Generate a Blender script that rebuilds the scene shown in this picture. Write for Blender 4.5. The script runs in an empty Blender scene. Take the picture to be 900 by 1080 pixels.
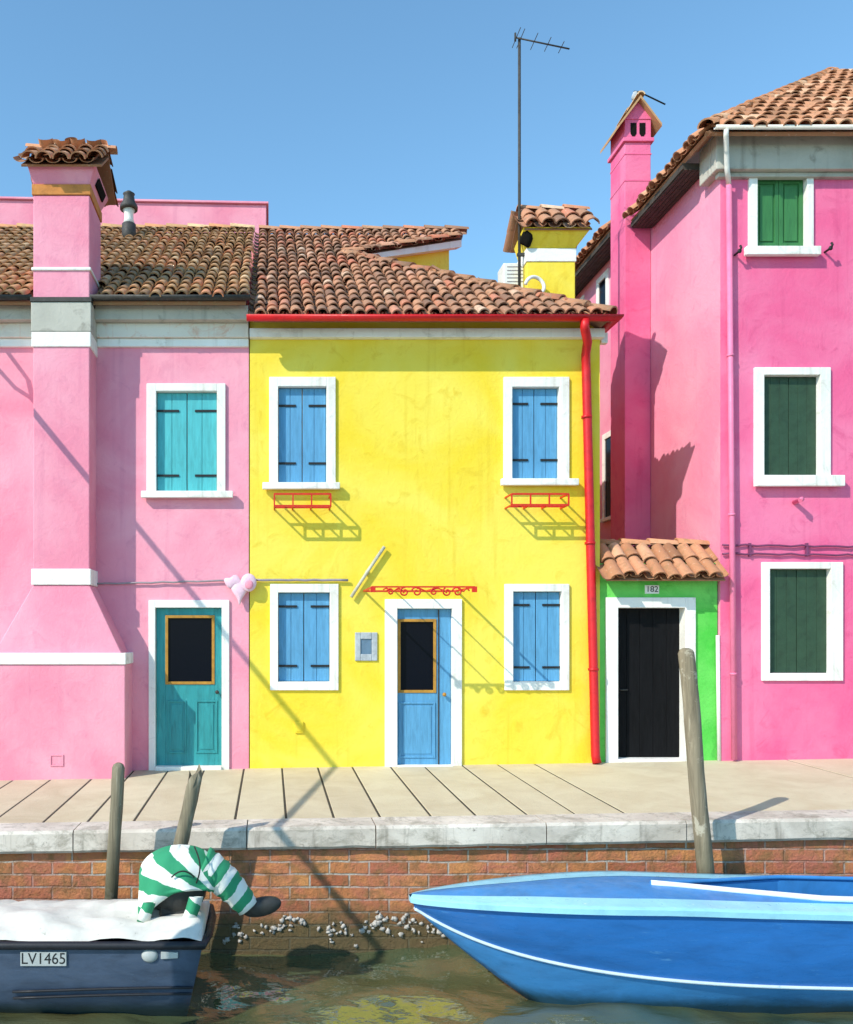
import bpy, bmesh, math, random
from mathutils import Vector, Matrix, noise as mnoise
random.seed(7)
PI = math.pi
SC = bpy.context.scene
COL = SC.collection
ORG = {}                                   # world origin of every object built

# ------------------------------------------------------------------ camera geometry
CAM = Vector((0.0, -11.0, 1.7))
F = 918.0                                  # focal length in photograph pixels
def sc(Y): return F / (11.0 + Y)
def X(px, Y=0.0): return (px - 285.0) / sc(Y)
def Z(py, Y=0.0): return 1.7 - (py - 670.0) / sc(Y)
def zp(x, Y=0.0): return 0.0187 + 0.0163 * x + 0.0178 * Y     # pavement height
WATER = -1.17

def lin(r, g, b):
    f = lambda c: (c/255/12.92) if c/255 <= 0.04045 else ((c/255+0.055)/1.055)**2.4
    return (f(r), f(g), f(b))
def mul(c, k): return tuple(min(1, x*k) for x in c)

# ------------------------------------------------------------------ materials
def newmat(name):
    m = bpy.data.materials.new(name); m.use_nodes = True
    nt = m.node_tree; b = nt.nodes['Principled BSDF']
    return m, nt, b
def N(nt, kind, **kw):
    n = nt.nodes.new(kind)
    for k, v in kw.items():
        if k in n.inputs.keys(): n.inputs[k].default_value = v
        else: setattr(n, k, v)
    return n
def coords(nt, scale=(1,1,1), world=False):
    if world:
        g = N(nt, 'ShaderNodeNewGeometry'); src = g.outputs['Position']
    else:
        t = N(nt, 'ShaderNodeTexCoord'); src = t.outputs['Object']
    mp = N(nt, 'ShaderNodeMapping'); mp.inputs['Scale'].default_value = scale
    nt.links.new(src, mp.inputs['Vector']); return mp.outputs['Vector']
def ramp(nt, fac, stops):
    r = N(nt, 'ShaderNodeValToRGB'); e = r.color_ramp.elements
    while len(e) < len(stops): e.new(0.5)
    for k, (p, c) in enumerate(stops):
        e[k].position = p; e[k].color = (*c, 1) if len(c) == 3 else c
    nt.links.new(fac, r.inputs['Fac']); return r.outputs['Color']
def mix(nt, fac, a, b, blend='MIX'):
    m = N(nt, 'ShaderNodeMix', data_type='RGBA', blend_type=blend)
    for s, v in ((0, fac), (6, a), (7, b)):
        if isinstance(v, (int, float)): m.inputs[s].default_value = v
        elif isinstance(v, tuple): m.inputs[s].default_value = (*v, 1)
        else: nt.links.new(v, m.inputs[s])
    return m.outputs[2]
def noisef(nt, vec, scale, detail=5, rough=0.6, dist=0.0):
    n = N(nt, 'ShaderNodeTexNoise', Scale=scale, Detail=detail, Roughness=rough, Distortion=dist)
    nt.links.new(vec, n.inputs['Vector']); return n.outputs['Fac']
def math_(nt, op, a, b=None, c=None):
    n = N(nt, 'ShaderNodeMath', operation=op)
    for i, v in enumerate((a, b, c)):
        if v is None: continue
        if isinstance(v, (int, float)): n.inputs[i].default_value = v
        else: nt.links.new(v, n.inputs[i])
    return n.outputs[0]
def bump(nt, b, h, strength=0.3, dist=0.01):
    n = N(nt, 'ShaderNodeBump', Strength=strength, Distance=dist)
    nt.links.new(h, n.inputs['Height']); nt.links.new(n.outputs['Normal'], b.inputs['Normal'])

def stucco(name, col, light, stain, seed=0.0, amount=0.5, rough=0.85):
    m, nt, b = newmat(name)
    v = coords(nt, (1,1,1)); mp = v.node; mp.inputs['Location'].default_value = (seed, seed*1.7, -seed)
    big = noisef(nt, v, 0.9, 6, 0.55, 0.6)
    c = ramp(nt, big, [(0.36, col), (0.62, light)])
    med = noisef(nt, v, 3.2, 8, 0.65, 1.2)
    sf = ramp(nt, med, [(0.56, (0,0,0)), (0.72, (amount,)*3)])
    c = mix(nt, sf, c, stain)
    vs = coords(nt, (7.0, 7.0, 0.35))                      # rain streaks
    st = noisef(nt, vs, 1.0, 6, 0.6, 0.2)
    c = mix(nt, ramp(nt, st, [(0.57, (0,0,0)), (0.74, (amount*0.75,)*3)]), c, stain)
    fine = noisef(nt, v, 38, 4, 0.7)
    c = mix(nt, ramp(nt, fine, [(0.42, (0,0,0)), (0.75, (0.16,)*3)]), c, light)
    sp = noisef(nt, v, 11, 9, 0.75, 0.3)                   # small chips
    c = mix(nt, ramp(nt, sp, [(0.69, (0,0,0)), (0.71, (0.55,)*3)]), c, mul(stain, 0.8))
    pn = noisef(nt, v, 0.75, 9, 0.72, 0.9)                  # a few repaired patches
    c = mix(nt, ramp(nt, pn, [(0.645, (0,0,0)), (0.66, (0.45*min(1, amount*1.6),)*3)]), c, light)
    nt.links.new(c, b.inputs['Base Color']); b.inputs['Roughness'].default_value = rough
    h = math_(nt, 'ADD', noisef(nt, v, 26, 8, 0.65), math_(nt, 'MULTIPLY', med, 1.6))
    bump(nt, b, h, 0.42, 0.012)
    return m

def paint(name, col, var=0.25, rough=0.5, scale=6.0, grain=None, spec=0.4, bumps=0.15, metallic=0.0, worn=None):
    m, nt, b = newmat(name)
    v = coords(nt, grain or (1,1,1))
    n1 = noisef(nt, v, scale, 7, 0.65, 0.5)
    c = ramp(nt, n1, [(0.3, mul(col, 1-var)), (0.5, col), (0.72, mul(col, 1+var*0.8))])
    if worn:
        w = noisef(nt, v, scale*2.4, 9, 0.75, 0.4)
        c = mix(nt, ramp(nt, w, [(0.62, (0,0,0)), (0.68, (0.75,)*3)]), c, worn)
    nt.links.new(c, b.inputs['Base Color'])
    b.inputs['Roughness'].default_value = rough; b.inputs['Metallic'].default_value = metallic
    b.inputs['Specular IOR Level'].default_value = spec
    rr = ramp(nt, noisef(nt, v, scale*3, 5), [(0.3, (max(0.02, rough-0.12),)*3), (0.7, (min(1, rough+0.15),)*3)])
    nt.links.new(rr, b.inputs['Roughness'])
    bump(nt, b, noisef(nt, v, scale*5, 6), bumps, 0.006)
    return m

def tilemat(name, stops, lichen, moss):
    m, nt, b = newmat(name)
    a = N(nt, 'ShaderNodeVertexColor', layer_name='tint')
    sep = N(nt, 'ShaderNodeSeparateColor'); nt.links.new(a.outputs['Color'], sep.inputs['Color'])
    c = ramp(nt, sep.outputs[0], stops)
    v = coords(nt)
    n1 = noisef(nt, v, 9, 7, 0.7, 0.5)
    c = mix(nt, ramp(nt, n1, [(0.5, (0,0,0)), (0.66, (0.7,)*3)]), c, moss)
    n2 = noisef(nt, v, 26, 6, 0.7, 0.2)
    c = mix(nt, ramp(nt, n2, [(0.6, (0,0,0)), (0.68, (0.6,)*3)]), c, lichen)
    nt.links.new(c, b.inputs['Base Color']); b.inputs['Roughness'].default_value = 0.9
    bump(nt, b, noisef(nt, v, 60, 5, 0.7), 0.35, 0.006)
    return m

M = {}
M['pale_pink'] = stucco('pale pink stucco', mul(lin(238,140,164),0.91), mul(lin(245,166,184),0.92), mul(lin(220,126,156),0.87), 1.3, 0.5)
M['yellow'] = stucco('yellow stucco', mul(lin(249,216,44),0.87), mul(lin(250,228,88),0.88), mul(lin(228,188,28),0.86), 4.1, 0.65)
M['hot_pink'] = stucco('hot pink stucco', mul(lin(236,96,144),0.92), mul(lin(241,126,164),0.92), mul(lin(216,72,126),0.86), 8.7, 0.6)
M['sunlit_pink'] = stucco('pink stucco painted sunlit', mul(lin(239,142,172),0.9), mul(lin(243,164,188),0.9), mul(lin(228,118,156),0.86), 9.9, 0.55)  # lighter copy of hot pink: sunlight on the alley wall put into colour
M['green_wall'] = stucco('green stucco', mul(lin(70,196,62),0.9), mul(lin(124,224,104),0.9), mul(lin(40,150,50),0.85), 2.2, 0.4)
M['cornice'] = stucco('grey lime cornice', lin(162,158,146), lin(186,182,170), lin(118,113,102), 5.5, 0.75)
M['patched'] = stucco('patched lime over brick', lin(214,205,190), lin(226,220,208), lin(206,150,118), 6.5, 0.9)
M['white_stone'] = stucco('white painted stone', lin(228,225,216), lin(240,238,232), lin(168,160,144), 3.3, 0.6, 0.7)
M['brick_band'] = paint('orange brick band', lin(196,128,66), 0.3, 0.85, 9)
M['shutter_blue'] = paint('blue shutter paint', lin(86,148,188), 0.22, 0.55, 5, (6,6,0.7), worn=lin(126,172,198))
M['shutter_teal'] = paint('turquoise shutter paint', lin(74,172,178), 0.22, 0.55, 5, (6,6,0.7), worn=lin(126,194,194))
M['door_teal'] = paint('teal door paint', lin(46,142,146), 0.28, 0.5, 4, (5,5,0.7), worn=lin(96,176,176))
M['shutter_green'] = paint('green shutter paint', lin(56,116,64), 0.25, 0.5, 5, (6,6,0.7), worn=lin(70,142,78))
M['dark_green'] = paint('dark green blind', lin(44,70,50), 0.3, 0.6, 6)
M['ochre'] = paint('ochre wood', lin(176,128,48), 0.3, 0.55, 8)
M['iron'] = paint('black iron', (0.012,0.012,0.013), 0.4, 0.55, 20)
M['red_iron'] = paint('red painted iron', lin(206,42,22), 0.2, 0.45, 20)
M['red_metal'] = paint('red gutter paint', lin(196,24,30), 0.2, 0.4, 9, worn=lin(150,30,30))
M['black_door'] = paint('black door paint', (0.006,0.006,0.007), 0.4, 0.75, 4, (6,6,0.6), spec=0.12)
M['dark_metal'] = paint('weathered dark metal', (0.045,0.042,0.038), 0.4, 0.6, 12)
M['white_metal'] = paint('white painted metal', lin(226,224,216), 0.1, 0.45, 8)
M['pink_pipe'] = paint('pink painted pipe', mul(lin(240,128,166),0.9), 0.12, 0.5, 5)
M['grey_stone'] = paint('grey stone surround', lin(170,176,180), 0.3, 0.8, 14)
M['grey_blue'] = paint('grey blue meter door', lin(98,124,146), 0.2, 0.5, 9)
M['soffit'] = paint('dark wooden soffit', (0.06,0.05,0.04), 0.4, 0.8, 7)
M['void'] = paint('near black opening', (0.012,0.011,0.010), 0.3, 0.95, 9, spec=0.05)  # even near-black for the solids set in as chimney openings
M['cable'] = paint('grey cable sheath', lin(150,140,145), 0.2, 0.6, 9)
M['rod'] = paint('weathered grey rod', lin(186,182,160), 0.3, 0.6, 14)
M['purple_cable'] = paint('purple grey cable sheath', lin(120,60,96), 0.2, 0.6, 9)
M['ornament'] = paint('pale pink ceramic', lin(226,190,206), 0.15, 0.35, 9)
M['tile_brown'] = tilemat('brown roof tile', [(0.0, lin(138,104,76)), (0.35, lin(176,136,96)), (0.6, lin(194,148,104)), (0.85, lin(198,126,88)), (1.0, lin(214,178,136))], lin(190,178,148), lin(140,124,90))
M['tile_orange'] = tilemat('orange roof tile', [(0.0, lin(150,104,74)), (0.4, lin(184,128,92)), (0.75, lin(200,142,106)), (1.0, lin(214,174,140))], lin(206,192,172), lin(146,112,78))
M['tile_red'] = tilemat('red brown roof tile', [(0.0, lin(132,96,76)), (0.35, lin(170,122,94)), (0.65, lin(190,136,102)), (0.85, lin(190,112,84)), (1.0, lin(212,176,148))], lin(200,186,166), lin(128,110,88))

def scum(m, z0, z1, col, amt=0.85):
    nt = m.node_tree; b = nt.nodes['Principled BSDF']; c = b.inputs['Base Color'].links[0].from_socket
    g = N(nt, 'ShaderNodeNewGeometry'); s = N(nt, 'ShaderNodeSeparateXYZ'); nt.links.new(g.outputs['Position'], s.inputs[0])
    v = coords(nt, (1,1,1), True)
    z = math_(nt, 'ADD', s.outputs['Z'], math_(nt, 'MULTIPLY', math_(nt, 'SUBTRACT', noisef(nt, v, 6, 8, 0.7, 0.4), 0.5), 0.45*(z1-z0)*2))
    f = N(nt, 'ShaderNodeMapRange'); f.inputs['From Min'].default_value = z0; f.inputs['From Max'].default_value = z1; f.inputs['To Min'].default_value = amt; f.inputs['To Max'].default_value = 0
    nt.links.new(z, f.inputs['Value']); nt.links.new(mix(nt, f.outputs[0], c, col), b.inputs['Base Color'])
def glassmat():
    m, nt, b = newmat('dark window glass')
    b.inputs['Base Color'].default_value = (0.004,0.005,0.010,1); b.inputs['Roughness'].default_value = 0.1; b.inputs['Specular IOR Level'].default_value = 0.05
    v = coords(nt); bump(nt, b, noisef(nt, v, 2.5, 2), 0.05, 0.02)
    return m
M['glass'] = glassmat()

def woodmat(name, a, bcol, pale):
    m, nt, b = newmat(name)
    v = coords(nt, (14,14,0.8))
    n = noisef(nt, v, 1.5, 8, 0.65, 0.8)
    c = ramp(nt, n, [(0.3, a), (0.6, bcol), (0.8, pale)])
    v2 = coords(nt); w = noisef(nt, v2, 5, 6, 0.7, 0.4)
    c = mix(nt, ramp(nt, w, [(0.58, (0,0,0)), (0.64, (0.7,)*3)]), c, pale)
    nt.links.new(c, b.inputs['Base Color']); b.inputs['Roughness'].default_value = 0.9
    bump(nt, b, n, 0.7, 0.015); return m
M['pole_wood'] = woodmat('weathered pole wood', lin(92,84,68), lin(134,124,102), lin(176,170,154))
M['pole_wood_b'] = woodmat('grey pole wood', lin(96,86,68), lin(142,128,104), lin(190,180,158))

def stonemat(name, base, lightc, dark, world=True, grit=1.0, tint=True):
    m, nt, b = newmat(name)
    v = coords(nt, (1,1,1), world)
    c = ramp(nt, noisef(nt, v, 2.0, 7, 0.6, 0.8), [(0.32, base), (0.66, lightc)])
    if tint:
        a = N(nt, 'ShaderNodeVertexColor', layer_name='tint')
        c = mix(nt, 0.22, c, a.outputs['Color'], 'OVERLAY')
    n2 = noisef(nt, v, 13, 9, 0.75, 0.4)
    c = mix(nt, ramp(nt, n2, [(0.58, (0,0,0)), (0.72, (0.55*grit,)*3)]), c, dark)
    nt.links.new(c, b.inputs['Base Color']); b.inputs['Roughness'].default_value = 0.85
    bump(nt, b, math_(nt, 'ADD', noisef(nt, v, 40, 7, 0.7), n2), 0.4, 0.01)
    return m
M['paving'] = stonemat('tan paving stone', lin(192,176,146), lin(206,193,164), lin(150,134,108), grit=0.7)
M['coping'] = stonemat('white coping stone', lin(186,174,160), lin(222,211,197), lin(112,102,90), grit=1.7)
def grime(m):
    nt = m.node_tree; b = nt.nodes['Principled BSDF']; c = b.inputs['Base Color'].links[0].from_socket
    v = coords(nt, (1.6,1.6,3.2), True)
    a = ramp(nt, noisef(nt, v, 2.2, 10, 0.78, 0.8), [(0.5, (0,0,0)), (0.62, (0.75,)*3)])
    c = mix(nt, a, c, lin(150,141,126))
    v = coords(nt, (9,9,0.9), True)
    a = ramp(nt, noisef(nt, v, 1.0, 7, 0.7, 0.3), [(0.55, (0,0,0)), (0.7, (0.7,)*3)])
    nt.links.new(mix(nt, a, c, lin(116,108,94)), b.inputs['Base Color'])
grime(M['coping'])
M['mortar_bed'] = paint('dark joint bed', lin(66,59,50), 0.3, 0.95, 8)

def brickmat():
    m, nt, b = newmat('canal brickwork')
    g = N(nt, 'ShaderNodeNewGeometry'); s = N(nt, 'ShaderNodeSeparateXYZ'); nt.links.new(g.outputs['Position'], s.inputs[0])
    cb = N(nt, 'ShaderNodeCombineXYZ')
    v = coords(nt, (1,1,1), True)
    wob = noisef(nt, v, 3.0, 3)
    nt.links.new(s.outputs['X'], cb.inputs[0])
    nt.links.new(math_(nt, 'ADD', s.outputs['Z'], math_(nt, 'MULTIPLY', wob, 0.03)), cb.inputs[1])
    br = N(nt, 'ShaderNodeTexBrick', Scale=1.0)
    br.inputs['Brick Width'].default_value = 0.36; br.inputs['Row Height'].default_value = 0.115
    br.inputs['Mortar Size'].default_value = 0.011; br.inputs['Mortar Smooth'].default_value = 0.4
    br.inputs['Bias'].default_value = 0.0
    br.inputs['Color1'].default_value = (*lin(172,98,64),1); br.inputs['Color2'].default_value = (*lin(216,148,88),1)
    br.inputs['Mortar'].default_value = (*lin(190,180,166),1)
    nt.links.new(cb.outputs[0], br.inputs['Vector'])
    c = br.outputs['Color']
    n1 = noisef(nt, v, 2.6, 7, 0.65, 0.8)
    c = mix(nt, ramp(nt, n1, [(0.42, (0,0,0)), (0.62, (0.8,)*3)]), c, lin(190,110,90))
    n3 = noisef(nt, v, 7, 8, 0.7, 0.5)
    c = mix(nt, ramp(nt, n3, [(0.47, (0,0,0)), (0.62, (0.85,)*3)]), c, lin(148,106,66))
    # algae band up to the high water line
    zz = math_(nt, 'ADD', s.outputs['Z'], math_(nt, 'MULTIPLY', noisef(nt, v, 4, 6, 0.7), 0.35))
    alg = ramp(nt, math_(nt, 'ADD', zz, 1.2), [(0.44, (0.92,)*3), (0.66, (0,0,0))])
    c = mix(nt, alg, c, lin(88,80,50))
    nt.links.new(c, b.inputs['Base Color']); b.inputs['Roughness'].default_value = 0.85
    hh = math_(nt, 'ADD', math_(nt, 'MULTIPLY', br.outputs['Fac'], -0.8), math_(nt, 'MULTIPLY', noisef(nt, v, 22, 8, 0.7), 0.9))
    bump(nt, b, hh, 1.0, 0.026)
    return m
M['brick'] = brickmat()
M['shell'] = paint('oyster shell', lin(176,170,162), 0.6, 0.6, 40)

def watermat():
    m, nt, b = newmat('canal water')
    v = coords(nt, (1,1,1), True)
    c = ramp(nt, noisef(nt, v, 0.8, 4, 0.5, 0.5), [(0.35, lin(64,84,62)), (0.65, lin(94,92,56))])
    nt.links.new(c, b.inputs['Base Color'])
    b.inputs['Roughness'].default_value = 0.03; b.inputs['IOR'].default_value = 1.95
    b.inputs['Specular IOR Level'].default_value = 0.9
    v2 = coords(nt, (1.0, 1.8, 1.0), True)
    h = math_(nt, 'ADD', noisef(nt, v2, 2.6, 3, 0.5, 0.6), math_(nt, 'MULTIPLY', noisef(nt, v2, 9, 3, 0.5, 0.4), 0.22))
    bump(nt, b, h, 0.35, 0.05)
    return m
M['water'] = watermat()

M['navy'] = paint('slate blue hull paint', lin(66,80,100), 0.3, 0.4, 3, (1,1,3), worn=lin(92,106,120))
M['black_rubber'] = paint('black rub rail', (0.012,0.013,0.018), 0.3, 0.5, 9)
M['canvas'] = paint('white canvas cover', lin(212,207,196), 0.14, 0.8, 5, worn=lin(158,152,138), bumps=0.35)
M['plate'] = paint('grey number plate', lin(172,176,174), 0.12, 0.5, 14)
M['hull_blue'] = paint('blue hull gel coat', lin(40,106,176), 0.24, 0.3, 1.6, (1,1,4), bumps=0.25, worn=lin(82,142,196))
M['hull_blue_low'] = paint('lower hull blue', lin(58,126,184), 0.26, 0.35, 1.8, (1,1,4), worn=lin(92,152,196))
M['deck_blue'] = paint('blue deck', lin(56,128,190), 0.22, 0.4, 4)
M['rim_blue'] = paint('light blue gunwale', lin(150,208,226), 0.14, 0.35, 5, worn=lin(196,226,234))
M['white_gel'] = paint('white gel coat', lin(226,230,232), 0.08, 0.3, 6)
M['strake'] = paint('worn pale strake', lin(196,214,226), 0.12, 0.45, 8, worn=lin(120,164,200))
M['motor'] = paint('charcoal motor casing', (0.03,0.03,0.028), 0.35, 0.5, 9)
M['rope'] = paint('dark cord', (0.02,0.022,0.02), 0.3, 0.8, 30)

for k_ in ('pole_wood', 'pole_wood_b'): scum(M[k_], -0.55, 0.0, lin(62,60,38))
for k_ in ('hull_blue', 'hull_blue_low'): scum(M[k_], WATER+0.02, WATER+0.13, lin(26,62,74), 0.9)
scum(M['navy'], WATER+0.02, WATER+0.12, lin(34,56,58), 0.9)
def stripes(name, mode, p0=(0,0,0), axis=(1,0,0), k=10.0):
    m, nt, b = newmat(name)
    g = N(nt, 'ShaderNodeTexCoord')
    sub = N(nt, 'ShaderNodeVectorMath', operation='SUBTRACT'); nt.links.new(g.outputs['Object'], sub.inputs[0]); sub.inputs[1].default_value = p0
    nz = noisef(nt, coords(nt), 4, 4, 0.55)
    if mode == 'axis':
        d = N(nt, 'ShaderNodeVectorMath', operation='DOT_PRODUCT'); nt.links.new(sub.outputs[0], d.inputs[0]); d.inputs[1].default_value = axis
        t = d.outputs['Value']; t = math_(nt, 'ADD', t, math_(nt, 'MULTIPLY', nz, 0.09))
    else:
        s = N(nt, 'ShaderNodeSeparateXYZ'); nt.links.new(sub.outputs[0], s.inputs[0])
        t = math_(nt, 'ARCTAN2', s.outputs['Z'], math_(nt, 'MULTIPLY', s.outputs['X'], 1.0)); t = math_(nt, 'ADD', t, math_(nt, 'MULTIPLY', nz, 0.22))
    w = math_(nt, 'SINE', math_(nt, 'MULTIPLY', t, k))
    fac = ramp(nt, math_(nt, 'ADD', math_(nt, 'MULTIPLY', w, 0.5), 0.5), [(0.47, (0,0,0)), (0.53, (1,1,1))])
    c = mix(nt, fac, lin(224,226,218), lin(42,140,98))
    nt.links.new(c, b.inputs['Base Color']); b.inputs['Roughness'].default_value = 0.85
    bump(nt, b, noisef(nt, coords(nt), 140, 3), 0.3, 0.004)
    return m

# ------------------------------------------------------------------ mesh builder
class MB:
    def __init__(s): s.bm = bmesh.new(); s.tl = s.bm.loops.layers.float_color.new('tint'); s.mi = 0; s.t = (0.5,0.5,0.5,1)
    def face(s, pts, smooth=False):
        try: f = s.bm.faces.new([p if isinstance(p, bmesh.types.BMVert) else s.bm.verts.new(p) for p in pts])
        except ValueError: return None
        f.material_index = s.mi; f.smooth = smooth
        for l in f.loops: l[s.tl] = s.t
        return f
    def box(s, x0, x1, y0, y1, z0, z1):
        if x1 < x0: x0, x1 = x1, x0
        if y1 < y0: y0, y1 = y1, y0
        if z1 < z0: z0, z1 = z1, z0
        return s.hexa([(x0,y0,z0),(x1,y0,z0),(x1,y1,z0),(x0,y1,z0)], [(x0,y0,z1),(x1,y0,z1),(x1,y1,z1),(x0,y1,z1)])
    def hexa(s, lo, hi):
        a = [s.bm.verts.new(p) for p in lo]; b = [s.bm.verts.new(p) for p in hi]; n = len(a)
        s.face(a[::-1]); s.face(b)
        for i in range(n): s.face([a[i], a[(i+1)%n], b[(i+1)%n], b[i]])
        return a + b
    def prism_y(s, poly, y0, y1):            # poly of (x, z)
        s.hexa([(x, y0, z) for x, z in poly], [(x, y1, z) for x, z in poly])
    def bar(s, p, q, w, h=None):             # square bar
        h = h or w; p = Vector(p); q = Vector(q); d = (q-p).normalized()
        up = Vector((0,0,1)) if abs(d.z) < 0.95 else Vector((0,1,0))
        a = d.cross(up).normalized()*w/2; b = a.cross(d).normalized()*h/2
        s.hexa([p-a-b, p+a-b, p+a+b, p-a+b], [q-a-b, q+a-b, q+a+b, q-a+b])
    def tube(s, pts, r, seg=10, caps=True, smooth=True, jitter=0.0):
        pts = [Vector(p) for p in pts]; n = len(pts)
        rs = r if isinstance(r, (list, tuple)) else [r]*n
        rings = []; ref = None
        for i, p in enumerate(pts):
            d = (pts[min(i+1, n-1)] - pts[max(i-1, 0)]).normalized()
            if ref is None: ref = Vector((0,0,1)) if abs(d.z) < 0.9 else Vector((1,0,0))
            a = (ref - d*ref.dot(d)).normalized(); b = d.cross(a); ref = a
            rings.append([s.bm.verts.new(p + (a*math.cos(2*PI*k/seg) + b*math.sin(2*PI*k/seg))*rs[i]*(1+random.uniform(-jitter, jitter))) for k in range(seg)])
        for i in range(n-1):
            for k in range(seg):
                s.face([rings[i][k], rings[i][(k+1)%seg], rings[i+1][(k+1)%seg], rings[i+1][k]], smooth)
        if caps: s.face(rings[0][::-1]); s.face(rings[-1])
        return rings
    def lathe(s, cx, cy, prof, seg=16):      # prof of (r, z)
        rings = [[s.bm.verts.new((cx+r*math.cos(2*PI*k/seg), cy+r*math.sin(2*PI*k/seg), z)) for k in range(seg)] for r, z in prof]
        for i in range(len(rings)-1):
            for k in range(seg): s.face([rings[i][k], rings[i][(k+1)%seg], rings[i+1][(k+1)%seg], rings[i+1][k]], True)
        s.face(rings[0][::-1]); s.face(rings[-1])
    def ell(s, c, r, seg=16, rings=10, fn=None):
        c = Vector(c); R = []
        for i in range(rings+1):
            th = PI*i/rings; row = []
            for k in range(seg):
                ph = 2*PI*k/seg; d = Vector((math.sin(th)*math.cos(ph), math.sin(th)*math.sin(ph), math.cos(th)))
                p = Vector((c.x+d.x*r[0], c.y+d.y*r[1], c.z+d.z*r[2]))
                if fn: p = fn(p, d)
                row.append(s.bm.verts.new(p))
            R.append(row)
        for i in range(rings):
            for k in range(seg): s.face([R[i+1][k], R[i+1][(k+1)%seg], R[i][(k+1)%seg], R[i][k]], True)
    def build(s, name, mats, parent=None, bevel=0.0, weld=False, origin=None, seg=2):
        if weld: bmesh.ops.remove_doubles(s.bm, verts=s.bm.verts[:], dist=0.0005)
        bmesh.ops.recalc_face_normals(s.bm, faces=s.bm.faces[:])
        co = [v.co for v in s.bm.verts]
        if origin is None:
            lo = Vector([min(c[i] for c in co) for i in range(3)]); hi = Vector([max(c[i] for c in co) for i in range(3)])
            origin = Vector(((lo.x+hi.x)/2, (lo.y+hi.y)/2, lo.z))
        origin = Vector(origin)
        for v in s.bm.verts: v.co -= origin
        me = bpy.data.meshes.new(name); s.bm.to_mesh(me); s.bm.free()
        o = bpy.data.objects.new(name, me); COL.objects.link(o)
        for m in (mats if isinstance(mats, (list, tuple)) else [mats]): me.materials.append(M[m] if isinstance(m, str) else m)
        ORG[o.name] = origin
        if parent is not None: o.parent = parent; o.location = origin - ORG[parent.name]
        else: o.location = origin
        if bevel:
            bv = o.modifiers.new('bevel', 'BEVEL'); bv.width = bevel; bv.segments = seg; bv.limit_method = 'ANGLE'; bv.angle_limit = math.radians(40)
        return o

def tag(o, label=None, cat=None, group=None, kind=None):
    for k, v in (('label', label), ('category', cat), ('group', group), ('kind', kind)):
        if v: o[k] = v
    return o
def thing(name, loc, label, cat, group=None):
    o = bpy.data.objects.new(name, None); COL.objects.link(o); o.location = loc; o.empty_display_size = 0.2
    ORG[o.name] = Vector(loc); return tag(o, label, cat, group)
def textmesh(name, body, size, loc, mat, parent, extrude=0.002, squeeze=1.0):
    c = bpy.data.curves.new(name, 'FONT'); c.body = body; c.size = size; c.extrude = extrude; c.align_x = 'CENTER'; c.align_y = 'CENTER'
    t = bpy.data.objects.new('tmp', c); COL.objects.link(t)
    dg = bpy.context.evaluated_depsgraph_get()
    me = bpy.data.meshes.new_from_object(t.evaluated_get(dg)); bpy.data.objects.remove(t); bpy.data.curves.remove(c)
    me.transform(Matrix.Rotation(PI/2, 4, 'X') @ Matrix.Diagonal((squeeze, 1, 1, 1)))
    o = bpy.data.objects.new(name, me); COL.objects.link(o); me.name = name; me.materials.clear(); me.materials.append(M[mat])
    ORG[o.name] = Vector(loc); o.parent = parent; o.location = Vector(loc) - ORG[parent.name]
    return o

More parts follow.
